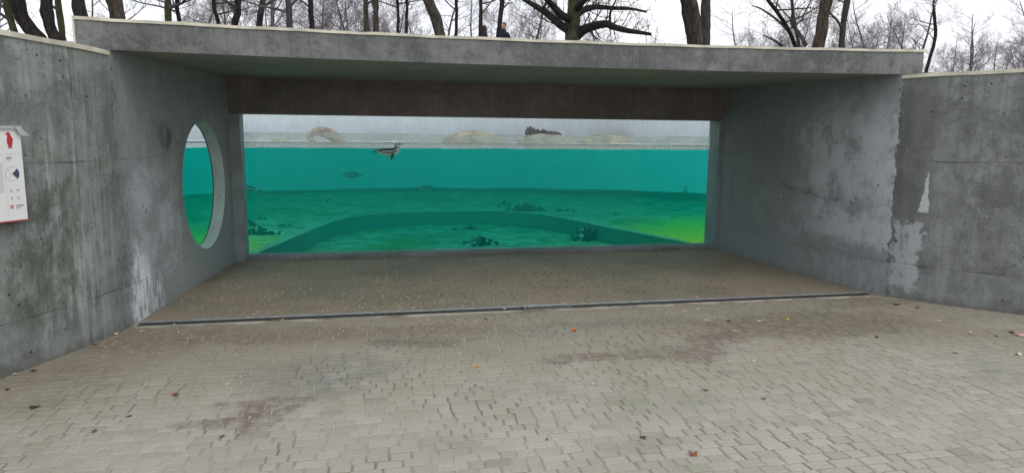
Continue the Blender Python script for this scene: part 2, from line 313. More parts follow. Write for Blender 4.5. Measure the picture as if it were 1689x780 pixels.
M['bark_far'] = bark('bark_far', (.06, .055, .06), (.12, .11, .115))  # far bark paled: bright veil of distance put into the colour
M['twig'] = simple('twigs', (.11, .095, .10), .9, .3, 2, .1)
M['twig_far'] = simple('far_twigs', (.27, .245, .265), .9, .3, 2, .1)  # distant twigs lightened in colour to imitate the same bright veil

# ------------------------------------------------------------------ mesh helpers
class MB:
    def __init__(s): s.v = []; s.f = []; s.mi = []; s.uv = []
    def add(s, vs, fs, mi=0, uvs=None):
        o = len(s.v); s.v += [tuple(p) for p in vs]; s.f += [tuple(i+o for i in q) for q in fs]; s.mi += [mi]*len(fs)
        if uvs is not None: s.uv += list(uvs)
        return o
    def box(s, x0, x1, y0, y1, z0, z1, mi=0):
        s.add([(x0, y0, z0), (x1, y0, z0), (x1, y1, z0), (x0, y1, z0), (x0, y0, z1), (x1, y0, z1), (x1, y1, z1), (x0, y1, z1)],
              [(0, 3, 2, 1), (4, 5, 6, 7), (0, 1, 5, 4), (1, 2, 6, 5), (2, 3, 7, 6), (3, 0, 4, 7)], mi)
    def tube(s, pts, rad, n=6, mi=0, cap=False):
        pts = [Vector(p) for p in pts]; o = len(s.v); a = None
        for i, p in enumerate(pts):
            d = (pts[min(i+1, len(pts)-1)]-pts[max(i-1, 0)]).normalized()
            if a is None: a = d.orthogonal().normalized()
            a = (a-d*a.dot(d)); a = a.normalized() if a.length > 1e-6 else d.orthogonal().normalized()
            b = d.cross(a); r = rad[i]
            for k in range(n):
                w = 2*math.pi*k/n; s.v.append(tuple(p+a*(math.cos(w)*r)+b*(math.sin(w)*r)))
        for i in range(len(pts)-1):
            for k in range(n):
                k2 = (k+1) % n; s.f.append((o+i*n+k, o+i*n+k2, o+(i+1)*n+k2, o+(i+1)*n+k)); s.mi.append(mi)
        if cap:
            s.f.append(tuple(o+k for k in reversed(range(n)))); s.mi.append(mi)
            q = o+(len(pts)-1)*n; s.f.append(tuple(q+k for k in range(n))); s.mi.append(mi)
    def ball(s, c, r, seg=10, rings=7, mi=0, jit=0.0, rnd=None):
        o = len(s.v); c = Vector(c)
        vs = [c+Vector((0, 0, r[2]))]
        for i in range(1, rings):
            ph = math.pi*i/rings
            for k in range(seg):
                th = 2*math.pi*k/seg; q = 1+(rnd.uniform(-jit, jit) if rnd else 0)
                vs.append(c+Vector((r[0]*math.sin(ph)*math.cos(th), r[1]*math.sin(ph)*math.sin(th), r[2]*math.cos(ph)))*q if not rnd else c+Vector((r[0]*math.sin(ph)*math.cos(th)*q, r[1]*math.sin(ph)*math.sin(th)*q, r[2]*math.cos(ph)*q)))
        vs.append(c-Vector((0, 0, r[2]))); fs = []
        for k in range(seg): fs.append((0, 1+k, 1+(k+1) % seg))
        for i in range(rings-2):
            for k in range(seg):
                a = 1+i*seg+k; b = 1+i*seg+(k+1) % seg; fs.append((a, a+seg, b+seg, b))
        l = len(vs)-1; q = 1+(rings-2)*seg
        for k in range(seg): fs.append((q+k, l, q+(k+1) % seg))
        s.add(vs, fs, mi)
    def build(s, name, mats, parent=None, smooth=False, loc=None):
        me = bpy.data.meshes.new(name); me.from_pydata(s.v, [], s.f)
        if not isinstance(mats, (list, tuple)): mats = [mats]
        for m in mats: me.materials.append(m)
        if len(mats) > 1: me.polygons.foreach_set('material_index', s.mi)
        if smooth: me.polygons.foreach_set('use_smooth', [True]*len(me.polygons))
        if s.uv:
            ul = me.uv_layers.new(name='UVMap'); li = np.empty(len(me.loops), dtype=np.int32); me.loops.foreach_get('vertex_index', li)
            ul.data.foreach_set('uv', np.array(s.uv, dtype=np.float32)[li].ravel())
        me.update()
        o = bpy.data.objects.new(name, me); C.objects.link(o)
        if loc: o.location = loc
        if parent: o.parent = parent
        return o
def tag(o, label=None, cat=None, group=None, kind=None):
    for k, v in (('label', label), ('category', cat), ('group', group), ('kind', kind)):
        if v: o[k] = v
    return o
def empty(name, loc, label, cat, group=None, rz=0):
    o = bpy.data.objects.new(name, None); C.objects.link(o); o.location = loc; o.rotation_euler.z = rz; o.empty_display_size = .2
    return tag(o, label, cat, group)
def part_local(mb, root):          # world-space mesh built under a root that is only translated
    l = root.location; mb.v = [(a-l.x, b-l.y, c-l.z) for a, b, c in mb.v]; return mb
def cat(pts, n=10):
    q = [Vector(p) for p in pts]; q = [2*q[0]-q[1]]+q+[2*q[-1]-q[-2]]; o = []
    for i in range(1, len(q)-2):
        a, b, c, d = q[i-1:i+3]
        for k in range(n):
            t = k/n; o.append(.5*((2*b)+(-a+c)*t+(2*a-5*b+4*c-d)*t*t+(-a+3*b-3*c+d)*t**3))
    o.append(q[-2]); return o
def strip_normals(pts, side):
    o = []
    for i in range(len(pts)):
        d = (pts[min(i+1, len(pts)-1)]-pts[max(i-1, 0)]).normalized(); o.append(Vector((-d.y, d.x))*side)
    return o
LW = cat([(-1.84, 9.65), (-1.96, 8.3), (-2.06, 7.1), (-2.12, 6.41), (-2.24, 5.93), (-2.36, 5.56), (-2.56, 5.08), (-2.95, 4.4), (-3.6, 3.6), (-4.6, 2.7), (-6.2, 1.8), (-8.5, 1.0)], 8)
RW = cat([(5.23, 9.65), (5.28, 8.6), (5.33, 7.5), (5.40, 6.75), (5.54, 6.22), (5.80, 5.83), (6.21, 5.37), (6.8, 4.8), (7.6, 4.2), (8.8, 3.6), (11, 2.8)], 8)
WT = .36
def cum(P):
    u = [0.0]
    for a, b in zip(P[:-1], P[1:]): u.append(u[-1]+(b-a).length)
    return u
class Path:
    def __init__(s, P, side): s.P = P; s.u = cum(P); s.N = strip_normals(P, side)
    def at(s, u, off=0.0):
        i = 0
        while i < len(s.u)-2 and s.u[i+1] < u: i += 1
        t = (u-s.u[i])/(s.u[i+1]-s.u[i]); p = s.P[i].lerp(s.P[i+1], t); n = s.N[i].lerp(s.N[i+1], t).normalized(); return p+n*off
PL = Path(LW, -1)      # normal pointing away from the passage
PR = Path(RW, 1)
assert PL.N[5].x < 0 and PR.N[5].x > 0, (PL.N[5], PR.N[5])
H0, HT = -.15, 2.335
def wall_top(u): return 2.385+max(0, (3.27-u))*.018 if u < 3.285 else HT
def thick(path, u): return .15 if (path is PL and u < 2.15) else WT
# ------------------------------------------------------------------ left and right curved walls
def build_wall(path, mat, hole=None):
    mb = MB(); U = path.u[-1]
    def P(u, z, off): p = path.at(u, min(off, thick(path, u))); return (p.x, p.y, z)
    def grid(us, zs, off, flip):
        vs = []; uv = []
        for u in us:
            top = wall_top(u)
            for z in zs:
                zz = min(z, top) if z < 9 else top
                vs.append(P(u, zz, off)); uv.append((u, zz))
        nz = len(zs); fs = []
        for i in range(len(us)-1):
            for j in range(nz-1):
                q = (i*nz+j, (i+1)*nz+j, (i+1)*nz+j+1, i*nz+j+1); fs.append(q if not flip else q[::-1])
        mb.add(vs, fs, 0, uv)
    zs = [H0, 0, .4, .8, 1.2, 1.6, 2.0, 9]
    ustart = 0.0
    if hole:
        uc, zc, R = hole; u0, u1 = 0.0, 2*uc; N = 96
        for off, fl in ((0.0, False), (WT, True)):
            vs = []; uv = []
            for k in range(N):
                a = 2*math.pi*k/N; c, s_ = math.cos(a), math.sin(a)
                # ray to the rectangle
                zb, zt = H0, 2.36
                tt = min((uc/abs(c)) if abs(c) > 1e-6 else 9, ((zt-zc)/s_ if s_ > 1e-6 else 9), ((zb-zc)/s_ if s_ < -1e-6 else 9))
                for q in (0, .33, .66, 1):
                    r = R+(tt-R)*q; uu, zz = uc+c*r, zc+s_*r
                    if q == 1 and s_ > 0 and abs(zz-zt) < 1e-4: zz = wall_top(uu)
                    vs.append(P(max(0, uu), zz, off)); uv.append((max(0, uu), zz))
            # corners: snap nearest samples
            for cu, cz in ((u0, H0), (u1, H0), (u0, wall_top(0.06)), (u1, wall_top(u1))):
                best = min(range(N), key=lambda k: (uv[k*4+3][0]-cu)**2+(uv[k*4+3][1]-cz)**2)
                vs[best*4+3] = P(cu, cz, off); uv[best*4+3] = (cu, cz)
            fs = []
            for k in range(N):
                k2 = (k+1) % N
                for j in range(3):
                    q = (k*4+j, k*4+j+1, k2*4+j+1, k2*4+j); fs.append(q)
            mb.add(vs, fs, 0, uv)
        ustart = u1
    n = 150; us = [ustart+(U-ustart)*i/n for i in range(n+1)]
    grid(us, zs, 0.0, False); grid(us, zs, WT, True)
    # top cap + ends
    us2 = [U*i/120 for i in range(121)]; vs = []; uv = []
    for u in us2: vs += [P(u, wall_top(u), 0), P(u, wall_top(u), WT)]; uv += [(u, 2.37), (u, 2.37)]
    mb.add(vs, [(2*i, 2*i+1, 2*i+3, 2*i+2) for i in range(120)], 0, uv)
    mb.add([P(U, H0, 0), P(U, HT, 0), P(U, HT, WT), P(U, H0, WT)], [(0, 1, 2, 3)], 0, [(U, 0), (U, 2.3), (U, 2.3), (U, 0)])
    return mb
HOLE = (1.04, 1.10, .745)
wl = build_wall(PL, M['left'], HOLE).build('concrete_wall', M['left'], smooth=True)
tag(wl, 'curved grey concrete wall on the left with round porthole and pale drips', 'wall', 'curved concrete walls')
wr = build_wall(PR, M['right']).build('concrete_wall', M['right'], smooth=True)
tag(wr, 'curved grey concrete wall on the right with jagged pale patches', 'wall', 'curved concrete walls')
def cap(path, u0, root):
    mb = MB(); us = [u0+(path.u[-1]-u0)*i/80 for i in range(81)]; vs = []
    for i, u in enumerate(us):
        z = wall_top(u); w = .002*math.sin(u*9)
        for off, dz in ((-.016, -.010+w), (-.016, .026+w), (WT+.02, .026+w), (WT+.02, -.010)):
            p = path.at(u, off); vs.append((p.x, p.y, z+dz))
    fs = []
    for i in range(80):
        for k in range(4): fs.append((i*4+k, i*4+(k+1) % 4, i*4+4+(k+1) % 4, i*4+4+k))
    fs += [(0, 1, 2, 3), (323, 322, 321, 320)]
    mb.add(vs, fs); return mb.build('wall_cap', M['cream'], root)
cap(PL, 3.31, wl); cap(PR, 3.29, wr)
# porthole: ring-shaped reveal + pane, parts of the left wall
mb = MB(); N = 96; vs = []
for k in range(N):
    a = 2*math.pi*k/N; uu, zz = HOLE[0]+math.cos(a)*HOLE[2], HOLE[1]+math.sin(a)*HOLE[2]
    for off in (0.0, .138):
        p = PL.at(uu, off); vs.append((p.x, p.y, zz))
mb.add(vs, [(k*2, k*2+1, ((k+1) % N)*2+1, ((k+1) % N)*2) for k in range(N)])
rv = mb.build('porthole_reveal', M['reveal'], wl, True)
def disc(off, R, name, mat, parent):
    mb = MB(); p = PL.at(HOLE[0], off); vs = [(p.x, p.y, HOLE[1])]
    for k in range(64):
        a = 2*math.pi*k/64; q = PL.at(HOLE[0]+math.cos(a)*R, off); vs.append((q.x, q.y, HOLE[1]+math.sin(a)*R))
    mb.add(vs, [(0, 1+k, 1+(k+1) % 64) for k in range(64)]); return mb.build(name, mat, parent)
disc(.139, HOLE[2]-.001, 'porthole_pane', M['acrylic'], wl)
# ------------------------------------------------------------------ window wall
GY = 9.93; FYW = 9.65; ZW = 1.53
win = empty('window_wall', (1.7, 9.65, 0), 'wide underwater viewing window in grey frame below dark brown concrete lintel', 'window wall')
mb = MB(); mb.box(-1.95, 5.36, FYW, 10.02, 1.976, 2.47); part_local(mb, win).build('lintel', M['lintel'], win)
for x0, x1 in ((-1.98, -1.722), (5.200, 5.42)):
    mb = MB(); mb.box(x0, x1, FYW-.004, 10.02, -.1, 1.974); part_local(mb, win).build('jamb', M['grey_frame'], win)
mb = MB(); mb.box(-1.72, 5.198, FYW+.01, 10.02, -.12, .028)
mb.box(-1.721, 5.199, FYW+.0, FYW+.279, -.02, .050); part_local(mb, win).build('sill', M['sill'], win)
mb = MB(); mb.box(-1.722, -1.708, FYW+.02, GY, .051, 1.974); mb.box(5.186, 5.1995, FYW+.02, GY, .051, 1.974)
mb.box(-1.707, 5.185, GY-.05, GY-.001, .051, .060); part_local(mb, win).build('window_frame', M['grey_frame'], win)
mb = MB(); mb.box(-1.72, 5.198, GY, GY+.012, .03, 1.975); part_local(mb, win).build('glass_pane', M['glass'], win)
mb = MB(); mb.box(-1.70, 5.18, GY+.0125, GY+.0135, ZW+.004, 1.732)
tag(part_local(mb, win).build('water_mark', M['film'], win), 'milky band of dried splashes along the water line')
# ------------------------------------------------------------------ roof slab
roof = empty('roof_slab', (1.7, 6.4, 2.37), 'thick concrete roof slab with cream top edge over the window', 'roof')
XL, XR, ZS, ZU, YB = -2.36, 5.70, 2.372, 2.604, 10.3
def fy_(x): t = (x-1.66)/4.03; return 6.36+.30*(1-t*t)
mb = MB(); n = 60; xs = [XL+(XR-XL)*i/n for i in range(n+1)]
vs = []
for x in xs:
    y = fy_(x)
    vs += [(x, y, ZS), (x, y, ZU), (x, YB, ZU), (x, YB, 2.452), (x, y+.05, ZS+.0005)]
fs = []; mis = []
for i in range(n):
    a = i*5; b = a+5
    mb_f = [((a, b, b+1, a+1), 0), ((a+1, b+1, b+2, a+2), 0), ((a+2, b+2, b+3, a+3), 0), ((a+3, b+3, b+4, a+4), 1), ((a+4, b+4, b, a), 1)]
    for q, m in mb_f: fs.append(q); mis.append(m)
for a, fl in ((0, False), (n*5, True)):
    q = (a, a+1, a+2, a+3, a+4); fs.append(q if not fl else q[::-1]); mis.append(0)
mb.add(vs, fs); mb.mi = mis
part_local(mb, roof).build('slab', [M['fascia'], M['soffit']], roof)
mb = MB(); vs = []
for i, x in enumerate(xs):
    y = fy_(x)-.012; w = .003*math.sin(x*7)+.002*math.sin(x*19)
    vs += [(x, y, ZU-.004+w*.6), (x, y, ZU+.021+w), (x, y+.25, ZU+.021), (x, y+.25, ZU+.001)]
fs = [(i*4+k, i*4+(k+1) % 4, i*4+4+(k+1) % 4, i*4+4+k) for i in range(n) for k in range(4)]+[(0, 1, 2, 3), (n*4+3, n*4+2, n*4+1, n*4)]
mb.add(vs, fs); mb.box(XL-.014, XL-.001, 6.345, YB, ZS-.01, ZU+.024)
part_local(mb, roof).build('edge_trim', M['cream'], roof)
# ------------------------------------------------------------------ paving as individual blocks with joints
base = MB(); base.add([(-9, -14, -.0042), (12, -14, -.0042), (12, 9.66, -.0042), (-9, 9.66, -.0042)], [(0, 1, 2, 3)])
tag(base.build('paving_bed', M['joint']), kind='structure')
rnd = random.Random(5)
pv = MB(); y = 2.25; PITCHR = .083
def blocked(x, y):
    xl = None
    for path, sg in ((PL, -1), (PR, 1)):
        # compare with the wall inner face at this Y
        P = path.P
        for a, b in zip(P[:-1], P[1:]):
            if (a.y-y)*(b.y-y) <= 0 and a.y != b.y:
                xx = a.x+(b.x-a.x)*(y-a.y)/(b.y-a.y)
                if sg*(x-xx) > .25: return True
                break
    return False
while y < 9.64:
    if 6.33 < y+PITCHR/2 < 6.60: y += PITCHR; continue
    x = -5.2+rnd.random()*.2; xe = 9.5
    yy0 = y+.0
    while x < xe:
        w = rnd.choice((.08, .115, .12, .14, .168)); cx = x+w/2
        d = y+.04
        if abs(cx-d*math.tan(YAW)) < d*1.02+.9 and not blocked(cx, d):
            g = .0030; gx = .0048; j = lambda: rnd.uniform(-.0018, .0018)
            x0, x1, y0, y1 = x+gx+j(), x+w-gx+j(), y+g+j(), y+PITCHR-g+j(); ch = .006
            zt = abs(rnd.gauss(0, .0011))+.0006; tx, ty = rnd.gauss(0, .006), rnd.gauss(0, .008); zc = lambda a, b: zt+(a-cx)*tx+(b-d)*ty
            sk = rnd.uniform(-.004, .004)
            o = [(x0, y0), (x1, y0), (x1+sk, y1), (x0+sk, y1)]; i_ = [(x0+ch, y0+ch), (x1-ch, y0+ch), (x1-ch+sk, y1-ch), (x0+ch+sk, y1-ch)]
            vs = [(a, b, -.03) for a, b in o]+[(a, b, zc(a, b)-.0045) for a, b in o]+[(a, b, zc(a, b)) for a, b in i_]
            pv.add(vs, [(0, 1, 5, 4), (1, 2, 6, 5), (2, 3, 7, 6), (3, 0, 4, 7), (4, 5, 9, 8), (5, 6, 10, 9), (6, 7, 11, 10), (7, 4, 8, 11), (8, 9, 10, 11)])
        x += w
    y += PITCHR
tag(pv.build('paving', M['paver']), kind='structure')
# outer plaza ground
g = MB(); g.add([(-420, -420, -.03), (420, -420, -.03), (420, 6, -.03), (-420, 6, -.03)], [(0, 1, 2, 3)]); tag(g.build('ground', M['joint']), kind='structure')
# ------------------------------------------------------------------ drain
dr = empty('floor_drain', (1.64, 6.46, 0), 'long black linear drain with bright steel edge across the paving', 'drain')
X0, X1 = -2.08, 5.37
mb = MB(); mb.box(X0, X1, 6.40, 6.54, -.12, -.0041); part_local(mb, dr).build('channel', M['dark_pit'], dr)
mb = MB(); mb.box(X0, 1.44, 6.532, 6.552, -.1, .009); mb.box(1.94, X1, 6.532, 6.552, -.1, .009); mb.box(1.45, 1.93, 6.532, 6.556, -.1, .012)
part_local(mb, dr).build('edge_rail', M['steel'], dr)
mb = MB(); mb.box(X0, X1, 6.396, 6.41, -.1, .0012); part_local(mb, dr).build('edge_rail', M['joint'], dr)
for a, b in ((X0, 1.44), (1.94, X1)):
    mb = MB(); x = a
    mb.box(a, b, 6.4105, 6.416, -.03, -.003); mb.box(a, b, 6.518, 6.531, -.03, -.003); mb.box(a, b, 6.460, 6.472, -.03, -.003)
    while x < b-.02: mb.box(x, x+.011, 6.4165, 6.4595, -.03, -.001); mb.box(x, x+.011, 6.4725, 6.5175, -.03, -.004); x += .026
    part_local(mb, dr).build('grating', M['black_iron'], dr)
mb = MB()
for k in range(13): x = 1.462+k*.0365; mb.box(x, x+.017, 6.4105, 6.5295, -.03, .0)
mb.box(1.45, 1.456, 6.40, 6.531, -.03, .002); mb.box(1.926, 1.934, 6.40, 6.531, -.03, .002)
tag(part_local(mb, dr).build('inlet_grate', simple('worn_iron', (.22, .22, .20), .5, .3, 20, .5, .4), dr), 'coarse barred grate in the middle of the drain')
# ------------------------------------------------------------------ pool
OUT = [(-2.48, 6.9), (-4.5, 6.7), (-7, 7.6), (-8.8, 11), (-8.6, 15.5), (-7, 19), (-3.8, 21.5), (-1.2, 22.2), (1, 22.4), (4.4, 21.7), (7, 20.1), (9.6, 17.9), (12.3, 14.5), (12.8, 12), (12.6, 10.1)]
OC = cat(OUT, 6)
inner = [(5.55, 10.03), (5.55, 9.945), (5.205, 9.945), (-1.722, 9.945), (-2.15, 9.945)]
for u in (.05, .3, .6, .9, 1.2, 1.5, 1.8, 2.1, 2.4, 2.7): p = PL.at(u, .152 if u < 2.15 else .37); inner.append((p.x, p.y))
poly = [(p.x, p.y) for p in OC]+[(9, 10.05)]+inner
mb = MB(); n = len(poly); vs = [(a, b, -.62) for a, b in poly]+[(a, b, ZW-.004) for a, b in poly]
mb.add(vs, [tuple(reversed(range(n))), tuple(range(n, 2*n))]+[(i, (i+1) % n, n+(i+1) % n, n+i) for i in range(n)])
bm = bmesh.new(); me = bpy.data.meshes.new('pool_water'); me.from_pydata(mb.v, [], mb.f); bm.from_mesh(me); bmesh.ops.recalc_face_normals(bm, faces=bm.faces)
bmesh.ops.triangulate(bm, faces=[f for f in bm.faces if len(f.verts) > 4]); bm.to_mesh(me); bm.free(); me.materials.append(M['water'])
wv = bpy.data.objects.new('pool_water', me); C.objects.link(wv); tag(wv, kind='structure')
# rippled surface (grid cells inside the outline)
def inside(x, y, P):
    c = False; n = len(P); j = n-1
    for i in range(n):
        if (P[i][1] > y) != (P[j][1] > y) and x < (P[j][0]-P[i][0])*(y-P[i][1])/(P[j][1]-P[i][1])+P[i][0]: c = not c
        j = i
    return c
def wave(x, y): return .010*mnoise.noise(Vector((x*1.3, y*1.9, 3)))+.006*mnoise.noise(Vector((x*4.1, y*5.3, 7)))+.003*mnoise.noise(Vector((x*11, y*9, 9)))
mb = MB(); sx = .09; nx = 250; idx = {}
ys = [9.947]; st = .07
while ys[-1] < 22.6: ys.append(ys[-1]+st); st = min(.22, st*1.012)
xs = [-2.1+i*.12 for i in range(-58, 126)]
for i, x in enumerate(xs):
    for j, yv in enumerate(ys): idx[i, j] = len(mb.v); mb.v.append((x, yv, ZW+wave(x, yv)))
for i in range(len(xs)-1):
    for j in range(len(ys)-1):
        if inside((xs[i]+xs[i+1])/2, (ys[j]+ys[j+1])/2, [(p.x, p.y) for p in OC]+[(5, 9.8), (-2.2, 9.8)]): mb.f.append((idx[i, j], idx[i+1, j], idx[i+1, j+1], idx[i, j+1])); mb.mi.append(0)
# left lobe
o = {}; ys2 = [6.9+i*.12 for i in range(26)]
for i, x in enumerate(xs[:60]):
    for j, yv in enumerate(ys2):
        o[i, j] = len(mb.v); yy = min(yv, 9.947); mb.v.append((x, yy, ZW+wave(x, yy)))
for i in range(57):
    for j in range(25):
        if xs[i+1] < -2.10-(.1 if ys2[j] < 8 else 0): mb.f.append((o[i, j], o[i+1, j], o[i+1, j+1], o[i, j+1])); mb.mi.append(0)
tag(mb.build('water_surface', M['surface'], None, True), kind='structure')
# lining wall of the pool + rim deck
rim = .13
mb = MB(); vs = []
for p in OC: vs += [(p.x, p.y, -.7), (p.x, p.y, ZW+.03)]
mb.add(vs, [(2*i, 2*i+1, 2*i+3, 2*i+2) for i in range(len(OC)-1)])
OWD = [3.2*min(1.0, .03+(i/14)**1.3) for i in range(len(OC))]
NO = strip_normals(OC, 1); cc = Vector((1.9, 13))
if NO[40].dot(OC[40]-cc) < 0: NO = [-q for q in NO]
tag(mb.build('pool_lining', M['lining'], None, True), kind='structure')
mb = MB(); vs = []
for p, q, wd in zip(OC, NO, OWD):
    a = p+q*.001; b = p+q*wd; vs += [(a.x, a.y, ZW+.03), (b.x, b.y, ZW+.06)]
mb.add(vs, [(2*i, 2*i+1, 2*i+3, 2*i+2) for i in range(len(OC)-1)])
tag(mb.build('pool_deck', simple('pale_deck', (.62, .66, .66), .85, .12, 2)), kind='structure')
# floor with the sunk recess
STEP = [(-1.86, 9.9), (-1.83, 10.8), (-1.79, 11.43), (-1.47, 12.9), (-.95, 15.2), (-.5, 16.3), (.35, 17.02), (1.88, 17.30), (3.0, 17.15), (3.8, 16.6), (4.3, 15.6), (4.85, 13.6), (5.29, 12.1), (5.55, 11.2), (5.65, 9.9)]
SP = cat(STEP, 6); SP2 = SP+[Vector((5.65+(-1.86-5.65)*k/10, 9.9)) for k in range(1, 10)]
c0 = Vector((1.9, 12.5))
def fz(x, y): return -.15+.05*mnoise.noise(Vector((x*.5, y*.4, 1)))+.035*mnoise.noise(Vector((x*1.7, y*1.5, 2)))+.012*mnoise.noise(Vector((x*6, y*5, 2)))
mb = MB(); ns = len(SP2); vs = []; K = 48
for k in range(K):
    for p in SP2:
        d = (p-c0); r = 1+(k/(K-1))**1.6*(13.5/d.length-1+.0); q = c0+d*r; e = min(1, k/5)
        dw = min((q-w_).length for w_ in OC); rise = .14*math.exp(-(dw/.75)**2) if k > 8 and q.y > 10.6 else 0
        vs.append((q.x, q.y, fz(q.x, q.y)*e+(1-e)*-.15+rise))
mb.add(vs, [(k*ns+i, (k+1)*ns+i, (k+1)*ns+(i+1) % ns, k*ns+(i+1) % ns) for k in range(K-1) for i in range(ns)])
K2 = 14; o = len(mb.v); vs = []
for k in range(K2):
    for p in SP2:
        q = c0+(p-c0)*(1-k/K2); vs.append((q.x, q.y, -.5+.5*(fz(q.x+40, q.y)+.15)))
fs = [(k*ns+i, k*ns+(i+1) % ns, (k+1)*ns+(i+1) % ns, (k+1)*ns+i) for k in range(K2-1) for i in range(ns)]+[tuple((K2-1)*ns+i for i in range(ns))]
mb.add(vs, fs)
tag(mb.build('pool_floor', M['floor'], None, True), kind='structure')
mb = MB(); vs = []
for p in SP: vs += [(p.x, p.y, -.60), (p.x, p.y, -.153)]
mb.add(vs, [(2*i, 2*i+1, 2*i+3, 2*i+2) for i in range(len(SP)-1)])
tag(mb.build('pool_floor_step', M['stepface']), kind='structure')
mb = MB(); vs = []
for p in SP:
    d = (p-c0).normalized(); a = p-d*.015; b = p+d*.16; vs += [(a.x, a.y, -.158), (a.x, a.y, -.142), (b.x, b.y, -.139), (b.x, b.y, -.16)]
mb.add(vs, [(i*4+k, i*4+(k+1) % 4, i*4+4+(k+1) % 4, i*4+4+k) for i in range(len(SP)-1) for k in range(4)])
tag(mb.build('pool_step_edge', M['stepedge']), kind='structure')
# enclosure wall round the pool
EN = cat([(p+q*wd) for p, q, wd in list(zip(OC, NO, OWD))[::6]], 5)
EN[0] = Vector((EN[0].x, 5.2)) if False else EN[0]
def tz(x, y):
    s = min(1, max(0, (x-9)/12)); s = s*s*(3-2*s); h = 4.05-.9*s; k = min(1, max(0, (y-5)/14)); return 2.2+(h-2.2)*k
mb = MB(); vs = []
for p, in zip(EN): vs += [(p.x, p.y, ZW-.1), (p.x, p.y, max(2.3, tz(p.x, p.y))+.03)]
mb.add(vs, [(2*i, 2*i+1, 2*i+3, 2*i+2) for i in range(len(EN)-1)])
ew = mb.build('enclosure_wall', M['pale'], None, True); sm = ew.modifiers.new('thick', 'SOLIDIFY'); sm.thickness = .25; sm.offset = 1 if False else 0
tag(ew, 'pale rendered wall curving behind the penguin pool above the water', 'wall')
# raised terrain in rings outside the enclosure and the walls
bl = [PL.at(u, WT) for u in [PL.u[-1]-(PL.u[-1]-2.9)*i/14 for i in range(15)]]
br = [PR.at(u, WT) for u in [2.4+(PR.u[-1]-2.4)*i/14 for i in range(15)]]
bd = bl+list(EN)+br
ce = Vector((1.7, 6.5)); mb = MB(); vs = []; nb = len(bd)
for k, r in enumerate((1, 1.05, 1.15, 1.35, 1.7, 2.3, 3.5, 6, 12, 40)):
    for p in bd:
        q = ce+(p-ce)*r; vs.append((q.x, q.y, tz(q.x, q.y)-(.02 if k == 0 else 0) if q.y > 5.5 else 2.2))
mb.add(vs, [(k*nb+i, k*nb+i+1, (k+1)*nb+i+1, (k+1)*nb+i) for k in range(9) for i in range(nb-1)])
tag(mb.build('terrain', M['earth'], None, True), kind='structure')
# ------------------------------------------------------------------ island mounds, driftwood, rocks beyond the water
M['sandrock'] = simple('sandy_rock', (.34, .32, .25), .9, .3, 3, .2, 0, .6, 9, .05)
M['darkrock'] = simple('dark_rock', (.10, .095, .10), .85, .45, 5, .3, 0, .9, 9, .08)
M['palerock'] = simple('pale_rock', (.62, .62, .62), .85, .12, 3, .2, 0, .5, 7, .05)
def mound(px, Y, wpx, top_py, name, label, cat_, mat, group=None, seed=1, lump=.12, dep=.8, rag=0.0):
    c = on_y(px, 236, Y); w = wpx/F_PX*Y; h = on_y(px, top_py, Y).z-(ZW+.02); r = random.Random(seed)
    mb = MB(); seg, rings = 40, 12; vs = [(0, 0, h)]
    for i in range(1, rings+1):
        ph = math.pi/2*i/rings
        for k in range(seg):
            th = 2*math.pi*k/seg; x, yv = math.sin(ph)*math.cos(th), math.sin(ph)*math.sin(th)
            nn = 1+lump*mnoise.noise(Vector((x*2.2+seed, yv*2.2, math.cos(ph)*2)))*2+rag*mnoise.noise(Vector((x*9+seed, yv*9, math.cos(ph)*5)))
            vs.append((x*w/2*nn, yv*w/2*dep*nn, math.cos(ph)**.9*h*nn-.03 if i == rings else math.cos(ph)**.9*h*nn))
    fs = [(0, 1+k, 1+(k+1) % seg) for k in range(seg)]+[(1+i*seg+k, 1+(i+1)*seg+k, 1+(i+1)*seg+(k+1) % seg, 1+i*seg+(k+1) % seg) for i in range(rings-1) for k in range(seg)]
    mb.add(vs, fs); o = mb.build(name, mat, None, True, (c.x, Y, ZW+.02)); return tag(o, label, cat_, group)
mound(783, 22.9, 106, 216, 'sand_mound', 'smooth sandy brown mound behind the water, the most domed one', 'mound', M['sandrock'], 'sandy mounds beyond the water', 1, .05)
mound(902, 22.7, 96, 220, 'sand_mound', 'low sandy mound carrying the jagged dark rock', 'mound', M['sandrock'], 'sandy mounds beyond the water', 4, .10)
mound(998, 22.2, 92, 222, 'sand_mound', 'low sandy mound right of the jagged dark rock', 'mound', M['sandrock'], 'sandy mounds beyond the water', 7, .10)
mound(463, 23.2, 30, 230, 'sand_mound', 'tiny low mound left of the arched driftwood', 'mound', M['sandrock'], 'sandy mounds beyond the water', 9, .2)
o = mound(988, 24.6, 46, 205, 'pale_boulder', 'pale whitish boulder standing against the enclosure wall', 'rock', M['palerock'], None, 12, .2)
# dark jagged rock: cluster of upright slabs
rr = random.Random(3); rk = MB(); c = on_y(897, 222, 22.6)
for k in range(15):
    dx = -.56+k*.08; hh = (.26-.012*k)*rr.uniform(.75, 1.1)
    rk.ball((dx, rr.uniform(-.12, .12), hh*.35), (.085, .10, hh*1.0), 8, 6, 0, .16, rr)
tag(rk.build('jagged_rock', M['darkrock'], None, False, (c.x, 22.6, ZW+.28)), 'dark jagged rock resting on top of a low sandy mound', 'rock')
